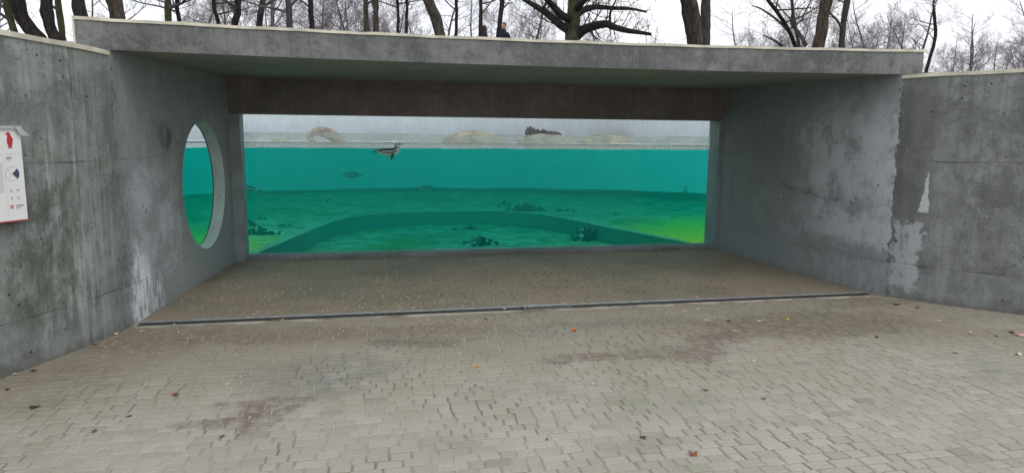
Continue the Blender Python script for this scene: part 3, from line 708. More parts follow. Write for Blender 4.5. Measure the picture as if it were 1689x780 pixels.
# arched driftwood
P = [on_y(x, y, 22.8) for x, y in ((524, 241), (514, 232), (511, 226), (518, 219), (530, 217), (545, 222), (560, 232), (572, 240))]
mb = MB(); mb.tube(cat(P, 5), [.09, .09, .085, .08, .08, .08, .08, .08, .08, .08, .08, .08, .085, .09, .1, .11, .12, .13, .14, .15, .155, .16, .16, .165, .17, .175, .18, .18, .17, .16, .15, .14, .13, .12, .1, .08][:36], 10, 0, True)
mb.ball(on_y(532, 218, 22.85), (.26, .15, .12), 12, 8, 0)
tag(mb.build('driftwood_arch', simple('driftwood', (.30, .26, .22), .85, .3, 6, .2, 0, .5, 20, .03), None, True), 'brown arched driftwood rising beyond the water on the left', 'driftwood')
# ------------------------------------------------------------------ rubble / weed clumps on the pool floor
M['weed'] = simple('dark_weed_rubble', (.06, .085, .06), .9, .5, 9, .2, 0, .6, 25, .02)
M['pebble'] = simple('pale_pebble', (.45, .5, .42), .8, .2, 9)
def clump(px, py, z, wpx, hpx, label, seed, n=60, pale=.15):
    c = on_z(px, py, z); k = (c-Vector((0, 0, EYE))).length/F_PX; w, h = wpx*k, hpx*k; r = random.Random(seed); mb = MB()
    for i in range(n):
        a = max(-.48, min(.48, r.gauss(0, .26)))*w; b = max(-.22, min(.22, r.gauss(0, .12)))*w; e = max(0, 1-(abs(a)/(w*.55))**1.5); s = r.uniform(.02, .06)*(.7+w*.25)
        mb.ball((a, b, r.random()**1.3*h*e*.9), (s*r.uniform(.7, 1.4), s, s*r.uniform(.5, 1.3)), 6, 4, 1 if r.random() < pale else 0, .3, r)
    mb.ball((0, 0, .004), (w*.44, w*.2, .014), 18, 4, 0, .22, r)
    for i in range(n//2):
        a = r.gauss(0, .22)*w; b = r.gauss(0, .12)*w; hh = h*r.uniform(.3, 1.0)*max(.15, 1-(abs(a)/(w*.5))**1.5); lx = r.uniform(-.05, .05)
        mb.tube([(a, b, 0), (a+lx, b, hh*.5), (a+lx*2+r.uniform(-.03, .03), b, hh)], [.018, .014, .004], 4)
    o = mb.build('weed_clump', [M['weed'], M['pebble']], None, False, (c.x, c.y, c.z-.015)); return tag(o, label, 'weed clump', 'dark weed and rubble on the pool floor')
for q in [(970, 397, -.5, 62, 26, 'tallest dark heap of weed and stones in the recess, near the right', 1, 110), (797, 403, -.5, 60, 14, 'low wide heap of weed with a pale stone near the window sill', 2, 90, .25),
          (777, 379, -.5, 20, 9, 'small pointed weed clump just below the step face', 3, 40), (750, 381, -.5, 14, 4, 'tiny flat weed scatter left of the pointed clump', 13, 14),
          (865, 347, -.15, 62, 12, 'long dark band of weed on the upper floor beyond the recess', 4, 120), (833, 340, -.15, 26, 8, 'weed tuft at the left end of the long band', 14, 40), (925, 349, -.15, 44, 6, 'loose row of small weed bits right of the long band', 5, 40),
          (425, 384, -.15, 40, 8, 'dark weed ridge close to the left jamb', 6, 70), (452, 385, -.15, 24, 5, 'flat weed patch at the right end of the left ridge', 7, 30), (412, 372, -.15, 20, 9, 'weed tuft against the left edge of the window', 15, 40),
          (490, 412, -.5, 40, 10, 'blurry dark clump low in the left of the recess', 8, 60), (430, 362, -.15, 14, 4, 'small weed spot behind the left ridge', 9, 14), (470, 372, -.15, 20, 4, 'thin weed scatter between ridge and step', 10, 20),
          (537, 333, -.15, 14, 4, 'far tiny weed spot near the hazy pool wall on the left', 11, 16), (1017, 355, -.15, 12, 3, 'lone flat weed spot on the right upper floor', 12, 12),
          (424, 410, -.35, 14, 12, 'weed on the corner of the step by the left jamb', 16, 30)]:
    clump(*q)
# ------------------------------------------------------------------ penguins
M['pblack'] = simple('penguin_black', (.02, .024, .028), .55, .3, 20); M['pwhite'] = simple('penguin_white', (.88, .90, .88), .7, .06, 20); M['pdim'] = simple('water_veiled_white', (.38, .40, .38), .8, .1, 20); M['pgrey'] = simple('penguin_flipper_grey', (.10, .12, .12), .6, .3, 15)  # the dim white paints in how submerged penguins fade through the water
def penguin(label, c, L_, yaw, pitch=0.0, head_up=True, group='penguins swimming in the pool', flip=0.0):
    mb = MB(); n = 20
    # body stations along +x : (x, zc, ry, rz)
    if head_up:
        st = [(-.52, .02, .004, .004), (-.46, .02, .05, .012), (-.40, .01, .075, .028), (-.28, -.01, .10, .07), (-.12, -.03, .13, .105), (.05, -.035, .14, .12), (.2, -.02, .125, .115), (.29, .02, .10, .11), (.34, .085, .085, .085), (.365, .14, .085, .075), (.385, .20, .098, .082), (.43, .25, .098, .072), (.47, .262, .065, .05), (.505, .25, .032, .024), (.55, .24, .016, .012), (.61, .225, .003, .003)]
    else:
        st = [(-.52, .0, .004, .004), (-.46, .0, .05, .012), (-.38, 0, .075, .035), (-.25, -.0, .10, .08), (-.08, -.0, .125, .11), (.1, -.0, .125, .115), (.24, 0, .10, .095), (.33, .01, .07, .07), (.40, .02, .062, .062), (.46, .022, .055, .052), (.50, .02, .03, .026), (.55, .015, .012, .011), (.60, .01, .003, .003)]
    st = [(a*L_, b*L_, c_*L_*1.18, d*L_*1.25) for a, b, c_, d in st]
    pts = cat([Vector((a, b, 0)) for a, b, _, _ in st], 3); rr_ = cat([Vector((c_, d, 0)) for _, _, c_, d in st], 3)
    o = 0; vs = []
    for i, (p, r) in enumerate(zip(pts, rr_)):
        d = (pts[min(i+1, len(pts)-1)]-pts[max(0, i-1)]).normalized()
        for k in range(n):
            a = 2*math.pi*k/n; s_, co = math.sin(a), math.cos(a)
            vs.append((p.x-d.y*s_*r.y, co*r.x, p.y+d.x*s_*r.y))
    fs = []; mi = []
    m = len(pts)
    for i in range(m-1):
        x = pts[i].x/L_
        for k in range(n):
            k2 = (k+1) % n; fs.append((i*n+k, i*n+k2, (i+1)*n+k2, (i+1)*n+k)); el = math.sin(2*math.pi*(k+.5)/n)
            q = 0
            if el < -.05: q = 1
            if -.05 < el < .35 and -.25 < x < .34: q = 1 if el > .12 else 0          # white flank stripe above the dark band
            if el < -.05 and el > -.45 and -.3 < x < .3: q = 0
            hd = (i > m-20) if head_up else x > .34
            if hd:
                q = 1
                if (el > .8 and x < .41) or (-.55 < el < .3 and x > (.405 if head_up else .42)): q = 0
            if x > .49: q = 0
            mi.append(q)
    mb.add(vs, fs); mb.mi = mi
    for sy in (-1, 1):     # flippers
        root = Vector((.2*L_, sy*.11*L_, -.03*L_)); tipd = Vector((-.10+flip, sy*.10, -.30 if sy < 0 else -.12))*L_ if head_up else Vector((-.12, sy*.26, -.05+flip))*L_
        ax = tipd.normalized(); w = Vector((1, 0, .2)).cross(ax).cross(ax).normalized(); th = ax.cross(w)
        vs = []; prof = [(.0, .035), (.15, .052), (.5, .05), (.85, .032), (1, .008)]
        for q, ww in prof:
            c_ = root+tipd*q
            for e, f_ in ((1, 0), (0, .25), (-1, 0), (0, -.25)): vs.append(c_+w*(e*ww*L_)+th*(f_*ww*L_))
        mb.add(vs, [(i*4+k, i*4+(k+1) % 4, i*4+4+(k+1) % 4, i*4+4+k) for i in range(4) for k in range(4)], 2)
    for sy in (-1, 1):     # trailing feet
        mb.tube([(-.36*L_, sy*.05*L_, -.03*L_), (-.46*L_, sy*.06*L_, -.04*L_), (-.54*L_, sy*.075*L_, -.045*L_)], [.022*L_, .02*L_, .006*L_], 6, 0, True)
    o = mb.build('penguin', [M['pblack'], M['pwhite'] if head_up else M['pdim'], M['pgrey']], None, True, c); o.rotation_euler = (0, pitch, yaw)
    return tag(o, label, 'penguin', group)
c = on_y(639, 249, 10.2)
penguin('penguin paddling at the surface with its white and black head above water', c, .40, .12)
c = on_y(580, 289, 16.5); penguin('blurred penguin diving in the teal water below the surface swimmer', c, .50, 2.9, .05, False)
c = on_y(409, 311.5, 13.5); penguin('penguin gliding under water at the left edge of the window', c, .42, .35, .16, False)
c = on_y(704, 310, 16.5); penguin('dim penguin under water above the far pool floor, near the middle', c, .46, 3.3, -.05, False)
c = on_y(1131, 314, 15.5); penguin('tiny dark penguin hanging upright near the right end of the window', c, .22, 1.3, 1.2, False)
c = on_y(1092, 318, 17.5); penguin('faint small penguin left of the upright one at the right', c, .26, .2, .1, False)
# ------------------------------------------------------------------ information board on the left wall
a = PL.at(4.345, -.05); b = PL.at(5.15, -.05); d2 = (b-a); ang = math.atan2(d2.y, d2.x)
a = a + Vector((0, 0)); sg_root = empty('information_board', (a.x, a.y, 1.08), 'white information board with red penguin pictogram and folded metal hood', 'sign', None, 0)
ex = Vector((d2.x, d2.y, 0)).normalized(); nrm = Vector((-ex.y, ex.x, 0))
if nrm.dot(-Vector((a.x, a.y, 0))) < 0: nrm = -nrm      # towards the passage
WS, HS = .80, .62
def sp(s, h, n=0.0): return ex*s+Vector((0, 0, h))+nrm*n
def slab_on(mb, s0, s1, h0, h1, n0, n1, mi=0):
    v = [sp(s, h, n_) for n_ in (n0, n1) for s, h in ((s0, h0), (s1, h0), (s1, h1), (s0, h1))]
    mb.add(v, [(0, 3, 2, 1), (4, 5, 6, 7), (0, 1, 5, 4), (1, 2, 6, 5), (2, 3, 7, 6), (3, 0, 4, 7)], mi)
M['white_board'] = simple('white_enamel', (.80, .81, .79), .4, .03, 3); M['red_ink'] = simple('red_print', (.50, .035, .055), .5, .05, 3)
M['dark_ink'] = simple('dark_print', (.05, .055, .07), .5, .05, 3); M['grey_ink'] = simple('grey_print', (.40, .42, .43), .5, .05, 3); M['blue_ink'] = simple('navy_print', (.05, .075, .14), .5, .05, 3)
M['hood'] = simple('hood_metal', (.52, .53, .55), .4, .08, 3, .5, .3)
mb = MB(); slab_on(mb, 0, WS, 0, HS, -.02, .012); slab_on(mb, .1, .14, .1, .5, -.07, -.0202); slab_on(mb, .6, .64, .1, .5, -.07, -.0202); mb.build('panel', M['white_board'], sg_root)
mb = MB(); slab_on(mb, -.002, WS, -.008, -.0005, -.022, .014); mb.build('base_strip', M['red_ink'], sg_root)
mb = MB(); slab_on(mb, -.004, WS, HS+.001, HS+.022, -.022, .03)
v = [sp(.055, HS+.022, .031), sp(-.004, HS+.022, .0), sp(-.03, HS-.045, .055), sp(.02, HS-.04, .035)]; v2 = [p+nrm*.003 for p in v]
mb.add(v+v2, [(0, 3, 2, 1), (4, 5, 6, 7), (0, 1, 5, 4), (1, 2, 6, 5), (2, 3, 7, 6), (3, 0, 4, 7)]); mb.build('hood', M['hood'], sg_root)
def flat(pts, n_, mi, mb): mb.add([sp(s, h, n_) for s, h in pts], [tuple(range(len(pts)))], mi)
mb = MB(); F0 = .0132
pen = [(.30, 1.0), (.42, 1.02), (.50, .97), (.60, .90), (.60, .80), (.72, .68), (.80, .50), (.80, .42), (.72, .50), (.70, .30), (.62, .12), (.68, .04), (.40, .04), (.36, .0), (.25, .0), (.34, .08), (.30, .2), (.22, .35), (.22, .6), (.30, .78), (.27, .85), (.10, .83), (.12, .88), (.22, .93)]
# the board is read from the passage: larger s lies to the left in the picture
S0 = .118; Wp, Hp = .078, .110; flat([(S0-x*Wp, .488+y*Hp) for x, y in pen], F0, 0, mb)
mb.build('penguin_pictogram', M['red_ink'], sg_root)
mb = MB()
def bar(s0, s1, h, th, m=1): flat([(s0, h), (s1, h), (s1, h+th), (s0, h+th)], F0, m, mb)
bar(.006, WS-.01, .452, .0012, 1)
bar(.078, .118, .425, .006, 0); bar(.088, .118, .412, .0035, 0); bar(.1345, .1355, .03, .40, 1)
for k in range(16): bar(.15, .15+.13-.02*((k*7) % 4), .385-.0125*k, .0035, 1)
for h in (.195, .145): bar(.045, .066, h+.008, .004, 0); bar(.048, .064, h, .003, 1); bar(.098, .105, h-.002, .022, 1); bar(.108, .112, h-.002, .016, 1)
bar(.022, .078, .098, .005, 0); bar(.035, .078, .089, .003, 0); bar(.055, .078, .078, .003, 0)
for (i, j) in ((0, 0), (1, 0), (0, 1), (1, 1)): flat([(.096+i*.013, .083+j*.013), (.106+i*.013, .083+j*.013), (.106+i*.013, .093+j*.013), (.096+i*.013, .093+j*.013)], F0, 3, mb)
cs, chh, cr = .084, .318, .050
for k in range(48):
    a0, a1 = 2*math.pi*k/48, 2*math.pi*(k+1)/48
    flat([(cs+cr*math.cos(a0), chh+cr*math.sin(a0)), (cs+cr*math.cos(a1), chh+cr*math.sin(a1)), (cs+(cr-.0025)*math.cos(a1), chh+(cr-.0025)*math.sin(a1)), (cs+(cr-.0025)*math.cos(a0), chh+(cr-.0025)*math.sin(a0))], F0, 1, mb)
for q in (1, 3, 5, 7):
    a0 = q*math.pi/4; e = .0009; flat([(cs-e*math.sin(a0), chh+e*math.cos(a0)), (cs+e*math.sin(a0), chh-e*math.cos(a0)), (cs+e*math.sin(a0)+cr*math.cos(a0), chh-e*math.cos(a0)+cr*math.sin(a0)), (cs-e*math.sin(a0)+cr*math.cos(a0), chh+e*math.cos(a0)+cr*math.sin(a0))], F0, 1, mb)
pie = [(cs, chh)]+[(cs-cr*math.cos(a_), chh+cr*math.sin(a_)) for a_ in [-.75+1.5*k/10 for k in range(11)]]; flat(pie, F0+.0003, 2, mb)
mb.build('printed_panel_text', [M['dark_ink'], M['grey_ink'], M['blue_ink'], M['red_ink']], sg_root)
# ------------------------------------------------------------------ people on the terrace
def person(px, crown_py, Y, facing, label, female):
    cr = on_y(px, crown_py, Y); k = 1.66 if female else 1.80; base = Vector((cr.x, Y, cr.z-k)); s = k/1.8
    V = []; E_ = []; Rr = []
    def vtx(p, r, par=None):
        V.append(Vector(p)*s); Rr.append((r[0]*s, r[1]*s) if isinstance(r, tuple) else (r*s, r*s))
        if par is not None: E_.append((par, len(V)-1))
        return len(V)-1
    pel = vtx((0, 0, .95), (.15, .12)); w = vtx((0, 0, 1.12), (.14, .11), pel); ch = vtx((0, 0, 1.32), (.17, .13), w); sh = vtx((0, 0, 1.43), (.13, .10), ch); nk = vtx((0, .005, 1.52), .068, sh); hd = vtx((0, .015, 1.60), .066, nk)
    for sx in (-1, 1):
        hp = vtx((sx*.10, 0, .88), .10, pel); kn = vtx((sx*.12, .02, .50), .065, hp); an = vtx((sx*.13, -.02, .10), .045, kn); ft = vtx((sx*.15, .06, .05), .045, an); vtx((sx*.16, .16, .035), .035, ft)
        so = vtx((sx*.19, 0, 1.40), .07, sh); el = vtx((sx*.26, .02, 1.12), .055, so); ha = (vtx((sx*.12, .24, 1.08), .04, el) if not female else vtx((sx*.24, .10, .88), .038, el))
        b = V[ha]/s; dr_ = Vector((-sx*.5, 1, 0)).normalized() if not female else Vector((0, .25, -1)).normalized()
        pm = vtx(b+dr_*.06, .03, ha)
        sd_ = dr_.cross(Vector((sx, 0, .4))).normalized()
        for j, ln in enumerate((.075, .085, .08, .065)):
            f1 = vtx(b+dr_*.10+sd_*((j-1.5)*.02), .010, pm); vtx(b+dr_*(.10+ln*.6)+sd_*((j-1.5)*.023)+Vector((0, 0, -.012)), .008, f1)
        th = vtx(b+dr_*.05+sd_*-.045, .011, pm); vtx(b+dr_*.085+sd_*-.06, .009, th)
    me = bpy.data.meshes.new('person'); me.from_pydata([tuple(v) for v in V], E_, []); o = bpy.data.objects.new('person', me); C.objects.link(o)
    o.modifiers.new('skin', 'SKIN'); me.skin_vertices[0].data[0].use_root = True
    for i, r in enumerate(Rr): me.skin_vertices[0].data[i].radius = r
    o.modifiers.new('sub', 'SUBSURF').levels = 2; o.modifiers['sub'].render_levels = 2
    dg = bpy.context.evaluated_depsgraph_get(); m2 = bpy.data.meshes.new_from_object(o.evaluated_get(dg)); bpy.data.objects.remove(o)
    bm = bmesh.new(); bm.from_mesh(m2)
    # head: shaped sphere with nose, chin
    r = bmesh.ops.create_uvsphere(bm, u_segments=20, v_segments=16, radius=1)
    for v in r['verts']:
        p = v.co.copy(); q = Vector((p.x*.076, p.y*.095, p.z*.118)); q.x *= 1-.22*max(0, -p.z)
        if p.y > .6 and abs(p.x) < .25 and -.35 < p.z < .2: q.y += .022
        if p.y > .5 and p.z < -.6: q.y += .012
        v.co = (q+Vector((0, .03, 1.675)))*s
    for sx in (-1, 1):
        r = bmesh.ops.create_uvsphere(bm, u_segments=8, v_segments=6, radius=1)
        for v in r['verts']: v.co = (Vector((v.co.x*.012, v.co.y*.022, v.co.z*.032))+Vector((sx*.076, .02, 1.68)))*s
        r = bmesh.ops.create_uvsphere(bm, u_segments=8, v_segments=6, radius=1)
        for v in r['verts']: v.co = (Vector((v.co.x*.011, v.co.y*.005, v.co.z*.006))+Vector((sx*.03, .118, 1.70)))*s; v.tag = True
    r = bmesh.ops.create_cube(bm, size=1)
    for v in r['verts']: v.co = (Vector((v.co.x*.045, v.co.y*.006, v.co.z*.008))+Vector((0, .116, 1.625)))*s; v.tag = True
    skin, jac, tro, shoe, dk = mats_p(female)
    for f in bm.faces:
        c_ = f.calc_center_median()/s; f.smooth = True
        if f.verts[0].tag: f.material_index = 4
        elif c_.z > 1.55: f.material_index = 0
        elif c_.z < .09: f.material_index = 3
        elif abs(c_.x) < .22 and c_.z < .86: f.material_index = 2
        elif c_.z < .84 or (not female and c_.y > .26): f.material_index = 0
        else: f.material_index = 1
    m2.materials.clear()
    bm.to_mesh(m2); bm.free()
    for m_ in (skin, jac, tro, shoe, dk): m2.materials.append(m_)
    o = bpy.data.objects.new('person', m2); C.objects.link(o); o.location = base; o.rotation_euler.z = facing; tag(o, label, 'person')
    hb = MB(); hb.ball((0, -.004*s, 1.715*s), (.092*s, .105*s, .112*s), 16, 10, 0, .02, random.Random(2))
    vv = []
    for p in hb.v:
        p = Vector(p)
        if p.y > .045*s and p.z < 1.745*s: p.y = .04*s; p.x *= 1.04
        vv.append(tuple(p))
    hb.v = vv
    if female:
        for k in range(26):
            a_ = math.pi*(.95+1.1*k/25); x, y_ = math.cos(a_)*.088, math.sin(a_)*.09
            hb.tube([(x*s, (y_+.01)*s, 1.72*s), (x*1.2*s, (y_+.0)*s, 1.58*s), (x*1.5*s, (y_*1.1+.02)*s, 1.42*s), (x*1.5*s, (y_*1.5+.02)*s, 1.30*s)], [.026*s, .032*s, .034*s, .01*s], 6)
    hb.build('hair', simple('dark_hair', (.02, .012, .011), .6, .3, 30) if female else simple('short_auburn_hair', (.10, .05, .03), .7, .3, 30), o, True)
    cb = MB(); col = [(.075*math.cos(2*math.pi*k/16)*s, (.01+.07*math.sin(2*math.pi*k/16))*s) for k in range(16)]
    vs = [(x*1.5, y_*1.35, 1.45*s) for x, y_ in col]+[(x*1.12, y_*1.12, 1.585*s) for x, y_ in col]; cb.add(vs, [(k, (k+1) % 16, 16+(k+1) % 16, 16+k) for k in range(16)])
    cb.build('collar', jac, o, True)
    return o
def mats_p(f):
    return (simple('skin_tone', (.50, .28, .21), .6, .08, 5), simple('dark_plum_coat' if f else 'navy_jacket', (.018, .012, .02) if f else (.018, .024, .036), .85, .3, 9),
            simple('black_trousers', (.02, .02, .025), .85, .2, 9), simple('shoes', (.03, .025, .02), .6, .2, 9), simple('dark_features', (.05, .02, .02), .5, .1, 9))
person(799, 43, 25.2, math.radians(-75), 'person with long dark hair in dark plum coat looking right above the roof edge', True)
person(831, 38.5, 25.0, math.radians(140), 'person with short auburn hair in navy jacket facing left above the roof edge', False)
exec_trees = True
ORD = 'first second third fourth fifth sixth seventh eighth ninth tenth eleventh twelfth thirteenth fourteenth fifteenth sixteenth'.split()
# ------------------------------------------------------------------ trees
def branch(mb, p, d, length, r0, depth, rng, gravity=.02, spread=.9, up=.25, nsub=5, zlim=None, sides=None):
    n = max(3, int(4 if depth > 1 else 3)); pts = [p.copy()]; rad = [r0]; q = p.copy(); dd = d.normalized(); kink = .22 if depth < 3 else .16
    for i in range(n):
        dd = (dd+Vector((rng.gauss(0, kink), rng.gauss(0, kink), rng.gauss(0, kink*.7)+up*.18-gravity))).normalized(); q = q+dd*(length/n); pts.append(q.copy()); rad.append(max(.0035, r0*(1-.8*(i+1)/n)))
    mb.tube(pts, rad, sides or (3 if depth <= 2 else 5))
    if depth <= 0: return
    for i in range(nsub):
        t = .2+.8*(i+rng.random())/nsub; k = min(n-1, int(t*n)); f = t*n-k; b = pts[k].lerp(pts[k+1], min(1, f)); rr = rad[k]*(1-f)+rad[k+1]*f
        if zlim and b.z > zlim: continue
        ax = (pts[k+1]-pts[k]).normalized(); o = ax.orthogonal().normalized(); o.rotate(Matrix.Rotation(rng.uniform(0, 6.283), 3, ax)); nd = (ax*rng.uniform(.5, 1.0)+o*spread*rng.uniform(.6, 1.1)+Vector((0, 0, up))).normalized()
        branch(mb, b, nd, length*rng.uniform(.38, .62), max(.0042, min(rr*.62, r0*.5)), depth-1, rng, gravity, spread, up, nsub if depth > 2 else max(3, nsub-1), zlim)
def tree_from(tr_pts, tr_rad, seed, label, mat, twmat, limbs=None, nl=12, t0=.3, llen=2.6, depth=3, nsub=5, name='bare_tree', group=None, extra=None, zlim=12.0, up=.25, sides=12, cat_='tree'):
    rng = random.Random(seed); base = tr_pts[0]; pts = cat([p-base for p in tr_pts], 4); rr = cat([Vector((r, 0, 0)) for r in tr_rad], 4); rad = [max(.01, q.x) for q in rr]
    root = empty(name, base, label, cat_, group); mb = MB(); mb.tube(pts, rad, sides)
    # bark relief
    if sides > 8:
        mb.v = [tuple(Vector(v)*1.0+Vector((mnoise.noise(Vector(v)*3.1+Vector((seed, 0, 0)))*.06*tr_rad[0]*3, mnoise.noise(Vector(v)*2.7+Vector((0, seed, 0)))*.06*tr_rad[0]*3, 0))) for v in mb.v]
    mb.build('trunk', mat, root, True)
    cb = MB()
    for k in range(nl):
        t = t0+(1-t0)*(k+rng.random())/nl; i = min(len(pts)-2, int(t*(len(pts)-1))); p = pts[i]; r = rad[i]
        a = rng.uniform(0, 6.283); d = Vector((math.cos(a), math.sin(a), rng.uniform(.1, .9)))
        branch(cb, p, d, llen*rng.uniform(.6, 1.15)*(1.15-.5*t), max(.012, min(r*.5, .09)), depth, rng, up=up, nsub=nsub, zlim=zlim-base.z)
    if extra:
        for lp, lr in extra:
            lp = [q-base for q in lp]; c_ = cat(lp, 4); n = len(c_); rd = [lr*(1-.72*i/(n-1)) for i in range(n)]; cb.tube(c_, rd, 8)
            for i in range(3, n):
                for _ in range(1):
                    ax = (c_[i]-c_[i-1]).normalized(); o = ax.orthogonal(); o.rotate(Matrix.Rotation(rng.uniform(0, 6.283), 3, ax)); branch(cb, c_[i], ax*.5+o+Vector((0, 0, .3)), rng.uniform(.4, 1.2), max(.007, rd[i]*.22), 2, rng, nsub=3)
    cb.build('crown', twmat, root, True)
    return root
def px_trunk(pix, Y, wpx, hi=11.0, seed=0, taper=.45):
    """pix: traced axis points top->bottom, continued down to the ground and up to height hi"""
    rng = random.Random(seed); P = [on_y(x, y, Y) for x, y in pix][::-1]
    r = wpx/2*Y/F_PX*1.02; b, n = P[0], P[1]; d = (n-b).normalized(); g = tz(b.x, Y)-.1
    foot = b-d*((b.z-g)/max(.3, d.z)); foot = Vector((b.x+(foot.x-b.x)*.5, Y, g))
    mid = b.lerp(foot, .5); pts = [foot, mid]+P; rad = [r*1.5, r*1.12]+[r*(1-.12*i/len(P)) for i in range(len(P))]
    d = (P[-1]-P[-2]).normalized(); q = P[-1]; st = 5
    L_ = max(1.0, hi-q.z)
    for i in range(st):
        d = (d+Vector((rng.gauss(0, .1), rng.gauss(0, .1), .25))).normalized(); q = q+d*(L_/st); pts.append(q); rad.append(max(.03, r*.85*(1-.85*(i+1)/st)))
    return pts, rad
BR, DK, GY_, GN, FR = M['bark_brown'], M['bark_dark'], M['bark_grey'], M['bark_green'], M['bark_far']
NEAR = [  # traced trunk axes in the photo, distance, width in px, bark, label
    ([(9, 0), (16, 30), (24, 52)], 24, 9, GN, 'slim greenish trunk nearest the left edge above the wall'),
    ([(28, 0), (36, 28), (48, 46), (62, 62)], 22, 19, DK, 'thick dark trunk leaning left, first big one from the left edge'),
    ([(77, 0), (80, 34), (90, 66)], 22, 16, DK, 'thick dark trunk second from the left edge with slight bend'),
    ([(95, 0), (100, 35), (104, 68)], 27, 9, GN, 'greenish slender trunk just left of the roof slab corner'),
    ([(129, 0), (131, 14), (133, 28)], 21, 17, DK, 'dark reddish trunk rising behind the left corner of the roof'),
    ([(186, 0), (190, 15), (194, 30)], 23, 19, BR, 'brown trunk leaning slightly left near the left end of the roof'),
    ([(277, 0), (277, 20), (278, 36)], 27, 9, GN, 'straight mossy thin trunk, third one over the roof from its left corner'),
    ([(392, 0), (392, 22), (387, 42)], 26, 10, DK, 'dark trunk with a widening foot over the left third of the roof'),
    ([(434, 0), (430, 22), (428, 42)], 25, 9, DK, 'dark slim trunk just right of the one with a widening foot'),
    ([(475, 0), (477, 22), (478, 46)], 24, 10, GY_, 'straight grey trunk alone left of the fuzzy twig thicket'),
    ([(512, 0), (513, 24), (515, 48)], 26, 8, DK, 'dark thin trunk standing at the left side of the fuzzy twig thicket'),
    ([(603, 0), (603, 26), (604, 52)], 24, 8, BR, 'left one of two close brown trunks in the middle left'),
    ([(619, 0), (620, 26), (620, 54)], 24, 9, BR, 'right one of two close brown trunks in the middle left'),
    ([(706, 0), (717, 26), (726, 58)], 22, 17, BR, 'brown trunk leaning strongly left beside the two people'),
    ([(793, 0), (793, 25), (792, 60)], 27, 6, DK, 'slim dark trunk directly behind the person with long hair'),
    ([(829, 0), (826, 25), (822, 62)], 27, 8, DK, 'dark trunk directly behind the person with auburn hair'),
    ([(752, 0), (753, 25), (752, 58)], 28, 5, DK, 'thin forked trunk between the leaning trunk and the people'),
    ([(1128, 0), (1132, 30), (1140, 70)], 21.5, 13, DK, 'left dark stem of the close trio of trunks'),
    ([(1141, 0), (1146, 30), (1151, 70)], 21.8, 19, BR, 'middle torn brown stem of the close trio of trunks'),
    ([(1164, 0), (1164, 34), (1163, 71)], 22.3, 16, GY_, 'right grey stem of the close trio of trunks'),
    ([(1364, 0), (1357, 36), (1350, 76)], 21, 21, BR, 'large brown trunk leaning right over the right part of the roof'),
    ([(1397, 0), (1391, 40), (1388, 77)], 26, 11, GY_, 'grey forked trunk behind the large leaning one on the right'),
    ([(292, 0), (293, 20), (296, 38)], 30, 6, DK, 'thin dark trunk right of the straight mossy one'),
    ([(352, 0), (355, 20), (361, 42)], 30, 6, DK, 'thin leaning trunk left of the one with a widening foot'),
    ([(655, 0), (657, 26), (656, 55)], 31, 5, DK, 'thin trunk forking high, left of a slim neighbour at roof middle'),
    ([(671, 0), (671, 26), (670, 56)], 31, 5, DK, 'slim straight trunk right of the thin forking one'),
    ([(1308, 20), (1312, 45), (1318, 76)], 24, 6, GY_, 'leaning grey stem left of the large brown trunk')]
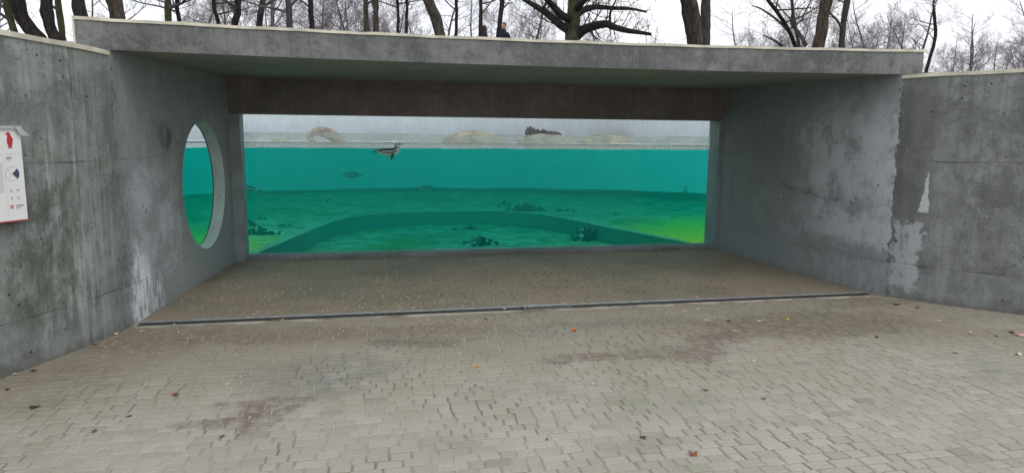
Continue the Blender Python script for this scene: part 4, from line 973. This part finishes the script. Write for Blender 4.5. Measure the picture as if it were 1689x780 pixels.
if exec_trees:
    for i, (pix, Y, w, mt_, lab) in enumerate(NEAR):
        pts, rad = px_trunk(pix, Y, w, 11.5, i)
        tree_from(pts, rad, 100+i, lab, mt_, M['twig'], nl=8 if w > 12 else 9, t0=.45 if w > 12 else .32, llen=2.8, depth=3, nsub=4, group='bare trees close behind the roof')
    # centre mossy tree with traced limbs
    Y = 21.0
    pts, rad = px_trunk([(947, 0), (946, 25), (944, 66)], Y, 23, 11.5, 77)
    rad[0] *= 1.1
    def lim(pp, dy=0.0): return [on_y(x, y, Y+dy*k/(len(pp)-1)) for k, (x, y) in enumerate(pp)]
    ext = [(lim([(940, 50), (925, 42), (905, 25), (885, 12), (862, -2), (835, -20)], 1.5), .16), (lim([(940, 32), (925, 25), (912, 10), (898, -4), (885, -20)], -1), .15),
           (lim([(950, 60), (962, 50), (978, 44), (1000, 40), (1012, 45), (1035, 51), (1055, 54), (1074, 57)], -1.5), .17), (lim([(950, 26), (965, 16), (985, 12), (1010, 14), (1040, 15), (1066, 20)], 1.2), .12),
           (lim([(950, 18), (960, 5), (975, -8), (990, -30)], -2), .12), (lim([(1006, 40), (1007, 20), (1014, 5), (1022, -15)], .5), .05)]
    tree_from(pts, rad, 177, 'large mossy green tree with long crooked limbs over the middle of the roof', GN, M['bark_dark'], nl=7, t0=.5, llen=3.2, depth=3, nsub=4, extra=ext)
    # fan of stems on the right
    Y = 27
    pts, rad = px_trunk([(1262, -6), (1285, 25), (1300, 50), (1312, 78)], Y, 7, 10, 5)
    ext = [([on_y(x, y, Y-.5) for x, y in ((1330, 76), (1318, 55), (1305, 38), (1308, 15), (1300, -10))], .09), ([on_y(x, y, Y+.5) for x, y in ((1300, 50), (1280, 32), (1255, 15), (1240, 10))], .07), ([on_y(x, y, Y) for x, y in ((1290, 76), (1275, 66), (1258, 58))], .07)]
    tree_from(pts, rad, 178, 'multi-stemmed dark tree fanning out to the left at the right of the trio', DK, M['twig'], nl=12, t0=.25, llen=2.6, extra=ext)
    # lone crooked sapling right of the slab
    pts, rad = px_trunk([(1541, 25), (1543, 60), (1534, 95), (1528, 116)], 27, 6, 7.0, 9)
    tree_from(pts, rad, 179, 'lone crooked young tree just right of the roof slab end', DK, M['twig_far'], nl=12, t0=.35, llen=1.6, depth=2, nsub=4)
    # background copses: a few variants copied
    rng = random.Random(11)
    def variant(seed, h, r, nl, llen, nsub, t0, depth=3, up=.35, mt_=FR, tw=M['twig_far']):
        pts = [Vector((0, 0, 0))]; q = Vector((0, 0, 0)); d = Vector((0, 0, 1)); rg = random.Random(seed)
        for i in range(6): d = (d+Vector((rg.gauss(0, .10), rg.gauss(0, .10), .2))).normalized(); q = q+d*h/6; pts.append(q.copy())
        return tree_from(pts, [r*(1-.85*i/6) for i in range(7)], seed, 'x', mt_, tw, nl=nl, t0=t0, llen=llen, depth=depth, nsub=nsub, zlim=99, up=up, sides=8)
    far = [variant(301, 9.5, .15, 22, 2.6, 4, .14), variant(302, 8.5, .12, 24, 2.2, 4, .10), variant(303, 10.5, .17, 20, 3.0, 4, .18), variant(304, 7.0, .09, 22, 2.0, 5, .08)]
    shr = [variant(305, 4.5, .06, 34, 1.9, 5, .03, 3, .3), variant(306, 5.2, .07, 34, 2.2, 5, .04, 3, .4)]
    def place(vs, k, used, px, Y, sc, label, group):
        src = vs[k % len(vs)]; p = on_y(px, 100, Y); z = tz(p.x, Y)-.1
        if used.get(k % len(vs)): 
            o = src.copy(); C.objects.link(o)
            for ch in src.children: c_ = ch.copy(); C.objects.link(c_); c_.parent = o
        else: o = src; used[k % len(vs)] = True
        o.location = (p.x, Y, z); o.scale = (sc, sc, sc*rng.uniform(.92, 1.08)); o.rotation_euler.z = rng.uniform(0, 6.28); o['label'] = label; o['category'] = 'tree'; o['group'] = group
    u1, u2 = {}, {}; k = 0
    def nth(lst, i, a, b): px = sorted(q[0] for q in lst); return f'{ORD[px.index(lst[i][0])]} {a} from the left {b}'
    LEFTB = [(5, 44), (160, 48), (228, 44), (308, 38), (322, 46), (372, 40), (448, 40), (500, 50)]
    lst = LEFTB
    for i, (px, Y) in enumerate(lst): place(far, k, u1, px, Y, rng.uniform(.85, 1.05), nth(lst, i, 'slender bare tree', 'far behind the left third of the roof'), 'slender bare trees behind on the left'); k += 1
    lst = [(540, 40), (575, 44), (640, 46), (690, 42), (740, 48), (775, 44), (858, 40), (884, 44), (1003, 48), (1080, 50)]
    for i, (px, Y) in enumerate(lst): place(far, k, u1, px, Y, rng.uniform(.7, .95), nth(lst, i, 'slender bare tree', 'far behind the middle of the roof'), 'slender bare trees behind in the middle'); k += 1
    lst = [(1215, 52), (1420, 38), (1450, 34), (1461, 42), (1477, 36), (1490, 33), (1513, 42)]
    for i, (px, Y) in enumerate(lst): place(far, k, u1, px, Y, rng.uniform(.75, .95), nth(lst, i, 'slender bare tree', 'near the right roof end'), 'slender bare trees behind on the right'); k += 1
    lst = [(1575, 50), (1590, 44), (1603, 52), (1618, 42), (1640, 50), (1655, 46), (1684, 42), (1700, 38), (1730, 40)]
    for i, (px, Y) in enumerate(lst): place(far, k, u1, px, Y, rng.uniform(.82, .95), nth(lst, i, 'pale far bare tree', 'above the right-hand wall'), 'far trees above the right wall'); k += 1
    lst = [(335, 44), (415, 38), (452, 38)]
    for i, (px, Y) in enumerate(lst): place(shr, k, u2, px, Y, rng.uniform(.85, 1.15), nth(lst, i, 'twiggy bare bush', 'among the trunks behind the roof on the left'), 'bare bushes behind on the left'); k += 1
    lst = [(530, 30), (555, 33), (580, 31), (600, 36), (645, 35), (690, 42), (850, 40), (885, 38), (1010, 44), (1060, 42)]
    for i, (px, Y) in enumerate(lst): place(shr, k, u2, px, Y, rng.uniform(.8, 1.05), nth(lst, i, 'twiggy bare bush', 'in the thicket behind the middle of the roof'), 'bare bushes behind in the middle'); k += 1
    lst = [(1255, 32), (1275, 35), (1300, 31), (1335, 30), (1370, 31), (1400, 33), (1425, 31), (1440, 35), (1465, 33), (1560, 38), (1580, 40), (1660, 36), (1690, 36)]
    for i, (px, Y) in enumerate(lst): place(shr, k, u2, px, Y, rng.uniform(.7, .95), nth(lst, i, 'twiggy bare bush', 'among the trunks on the right side'), 'bare bushes behind on the right'); k += 1
    # small dark conifer
    p = on_y(1556, 112, 30); cz = tz(p.x, 30)-.1; root = empty('conifer', (p.x, 30, cz), 'small dark evergreen peeping over the wall right of the roof end', 'tree')
    mb = MB(); mb.tube([(0, 0, 0), (0, 0, 1.9)], [.06, .01], 6); mb.build('trunk', BR, root)
    mb = MB(); rg = random.Random(4)
    for k in range(900):
        h = rg.random()**.8*1.9; r = (1.95-h)*.48*rg.uniform(.3, 1); a = rg.uniform(0, 6.283); c_ = Vector((r*math.cos(a), r*math.sin(a), h+.1)); d = Vector((math.cos(a), math.sin(a), rg.uniform(-.2, .5)))*.12; w = Vector((-math.sin(a), math.cos(a), rg.uniform(-.4, .4)))*.03
        mb.add([c_-w, c_+d, c_+w, c_+Vector((0, 0, .05))], [(0, 1, 2), (0, 1, 3)])
    mb.build('crown', simple('evergreen_needles', (.03, .05, .03), .9, .4, 4), root)
# ------------------------------------------------------------------ fallen leaves and litter
LM = {'orange': simple('leaf_orange', (.62, .17, .04), .6, .2, 30), 'amber': simple('leaf_amber', (.55, .28, .06), .6, .2, 30), 'yellow': simple('leaf_yellow', (.55, .42, .08), .6, .2, 30), 'brown': simple('leaf_brown', (.13, .06, .035), .7, .3, 30),
      'rust': simple('leaf_rust', (.26, .07, .035), .65, .3, 30), 'pale': simple('leaf_pale', (.60, .53, .42), .7, .2, 30), 'pink': simple('leaf_pinkish', (.62, .38, .28), .7, .15, 30), 'dark': simple('leaf_dark', (.035, .028, .022), .7, .3, 30)}
def leaf(px, py, wpx, kind, label, group=None, seed=0, curl=.25):
    p = on_z(px, py); k = (p-Vector((0, 0, EYE))).length/F_PX; w = wpx*k; r = random.Random(seed); n = 12; mb = MB(); vs = [(0, 0, .10*w)]
    for i in range(n):
        a = 2*math.pi*i/n; rr = w*.5*(1 if i % 2 == 0 else .72)*r.uniform(.75, 1.1)*(1.0 if abs(math.cos(a)) > .5 else .62); vs.append((rr*math.cos(a), rr*math.sin(a), curl*w*abs(math.cos(a))**2*r.uniform(.2, 1)))
    m = len(vs); vs += [(a, b, c_+.0012) for a, b, c_ in vs]
    fs = [(0, 1+(i+1) % n, 1+i) for i in range(n)]+[(m, m+1+i, m+1+(i+1) % n) for i in range(n)]+[(1+i, 1+(i+1) % n, m+1+(i+1) % n, m+1+i) for i in range(n)]
    mb.add(vs, fs); mb.tube([(w*.45, 0, curl*w*.4), (w*.7, w*.08, .003)], [.0012, .0008], 4)
    o = mb.build('fallen_leaf', LM[kind], None, False, (p.x, p.y, .004)); o.rotation_euler.z = r.uniform(0, 6.28) if curl < .4 else r.uniform(-.5, .5); tag(o, label, 'leaf', group)
leaf(946, 545, 14, 'orange', 'bright orange leaf on the paving just in front of the drain grate', seed=1)
leaf(784, 606, 11, 'amber', 'amber orange leaf in the middle of the paving', seed=2)
leaf(1143, 750, 16, 'rust', 'rust red curled leaf near the bottom edge right of centre', seed=3, curl=.5)
leaf(290, 651, 13, 'rust', 'rust brown leaf on the left paving above the dark stain', seed=4)
leaf(213, 687, 8, 'brown', 'small brown leaf left of the dark stain near the bottom left', seed=5)
leaf(1682, 554, 15, 'pink', 'large pinkish dry leaf at the right edge of the paving', seed=6, curl=.4)
leaf(1669, 549, 12, 'brown', 'brown leaf right beside the pinkish one at the right edge', seed=7)
leaf(1679, 585, 11, 'pale', 'pale dry leaf below the pinkish one at the right edge', seed=8)
leaf(1298, 527, 9, 'yellow', 'yellow leaf on the brown stained paving right of centre', seed=9)
leaf(706, 529, 9, 'yellow', 'yellow leaf just below the drain, left of the grate', seed=10)
leaf(664, 537, 8, 'yellow', 'yellowish leaf near the drain, left of another yellow one', seed=11)
leaf(463, 529, 10, 'yellow', 'yellow leaf lying on the left part of the black drain', seed=12)
leaf(1060, 722, 12, 'dark', 'dark shrivelled leaf in the lower right centre', seed=13)
leaf(1446, 557, 7, 'dark', 'dark round crumb on the right paving beside the brown stain', seed=14)
leaf(1164, 644, 9, 'brown', 'thin brown leaf on light paving right of the amber one', seed=15)
leaf(902, 725, 6, 'brown', 'small brown leaf low in the middle near the bottom edge', seed=16)
leaf(57, 672, 14, 'dark', 'dark thin twig-like leaf on the far left paving', seed=17)
leaf(155, 712, 10, 'brown', 'brown twig-like leaf in the bottom left corner region', seed=18)
leaf(977, 634, 7, 'pale', 'pale yellowish crumb leaf just right of the image middle', seed=19)
leaf(1242, 597, 7, 'pale', 'white petal-like leaf below the brown stained area', seed=20)
leaf(756, 618, 6, 'pale', 'whitish crumb leaf left below the amber leaf', seed=21)
leaf(376, 634, 8, 'pink', 'pinkish small leaf left of centre above the dark stain', seed=22)
lst = [(1131, 514, 8, 'pink'), (1166, 529, 8, 'pale'), (1252, 530, 9, 'pale'), (1210, 546, 8, 'pale'), (1202, 530, 9, 'brown'), (1306, 566, 7, 'amber'), (1550, 530, 9, 'pink'), (1601, 550, 8, 'pale'), (1480, 503, 10, 'dark'), (1513, 508, 8, 'brown'),
                                    (1643, 555, 5, 'dark'), (1575, 583, 6, 'dark'), (1287, 576, 6, 'amber'), (1150, 510, 6, 'pale'), (1260, 658, 8, 'brown')]
for i, (px, py, w, kd) in enumerate(lst):
    leaf(px, py, w, kd, f'{ORD[sorted(q[0] for q in lst).index(px)]} small dry leaf from the left on the right half of the paving', 'small leaves on the right paving', 40+i)
lst = [(190, 551, 9, 'pale'), (156, 569, 8, 'brown'), (25, 618, 8, 'pale'), (56, 612, 9, 'dark'), (233, 547, 8, 'pale'), (239, 540, 6, 'pale'), (286, 536, 6, 'pale'), (293, 549, 6, 'pale'), (314, 562, 5, 'brown'), (389, 586, 5, 'pale'), (263, 585, 5, 'pale'), (11, 643, 7, 'dark'),
                                    (367, 720, 9, 'brown'), (530, 699, 5, 'pale'), (200, 667, 5, 'pale'), (157, 704, 6, 'pale')]
for i, (px, py, w, kd) in enumerate(lst):
    leaf(px, py, w, kd, f'{ORD[sorted(q[0] for q in lst).index(px)]} small dry leaf from the left on the left half of the paving', 'small leaves on the left paving', 70+i)
lst = [(682, 508, 8, 'pale'), (660, 514, 6, 'pale'), (831, 510, 8, 'pale'), (931, 500, 5, 'pale'), (728, 488, 7, 'brown'), (838, 486, 5, 'pale'), (785, 531, 7, 'pale'), (800, 526, 6, 'dark'), (673, 558, 5, 'pale'), (758, 584, 5, 'pale'), (648, 610, 5, 'pale'), (784, 636, 5, 'brown'), (1151, 490, 6, 'pale'), (890, 663, 5, 'pale'), (917, 714, 5, 'pale'), (612, 720, 5, 'pale')]
for i, (px, py, w, kd) in enumerate(lst):
    leaf(px, py, w, kd, f'{ORD[sorted(q[0] for q in lst).index(px)]} tiny leaf crumb from the left around the middle of the paving', 'tiny crumbs in the middle of the paving', 100+i)
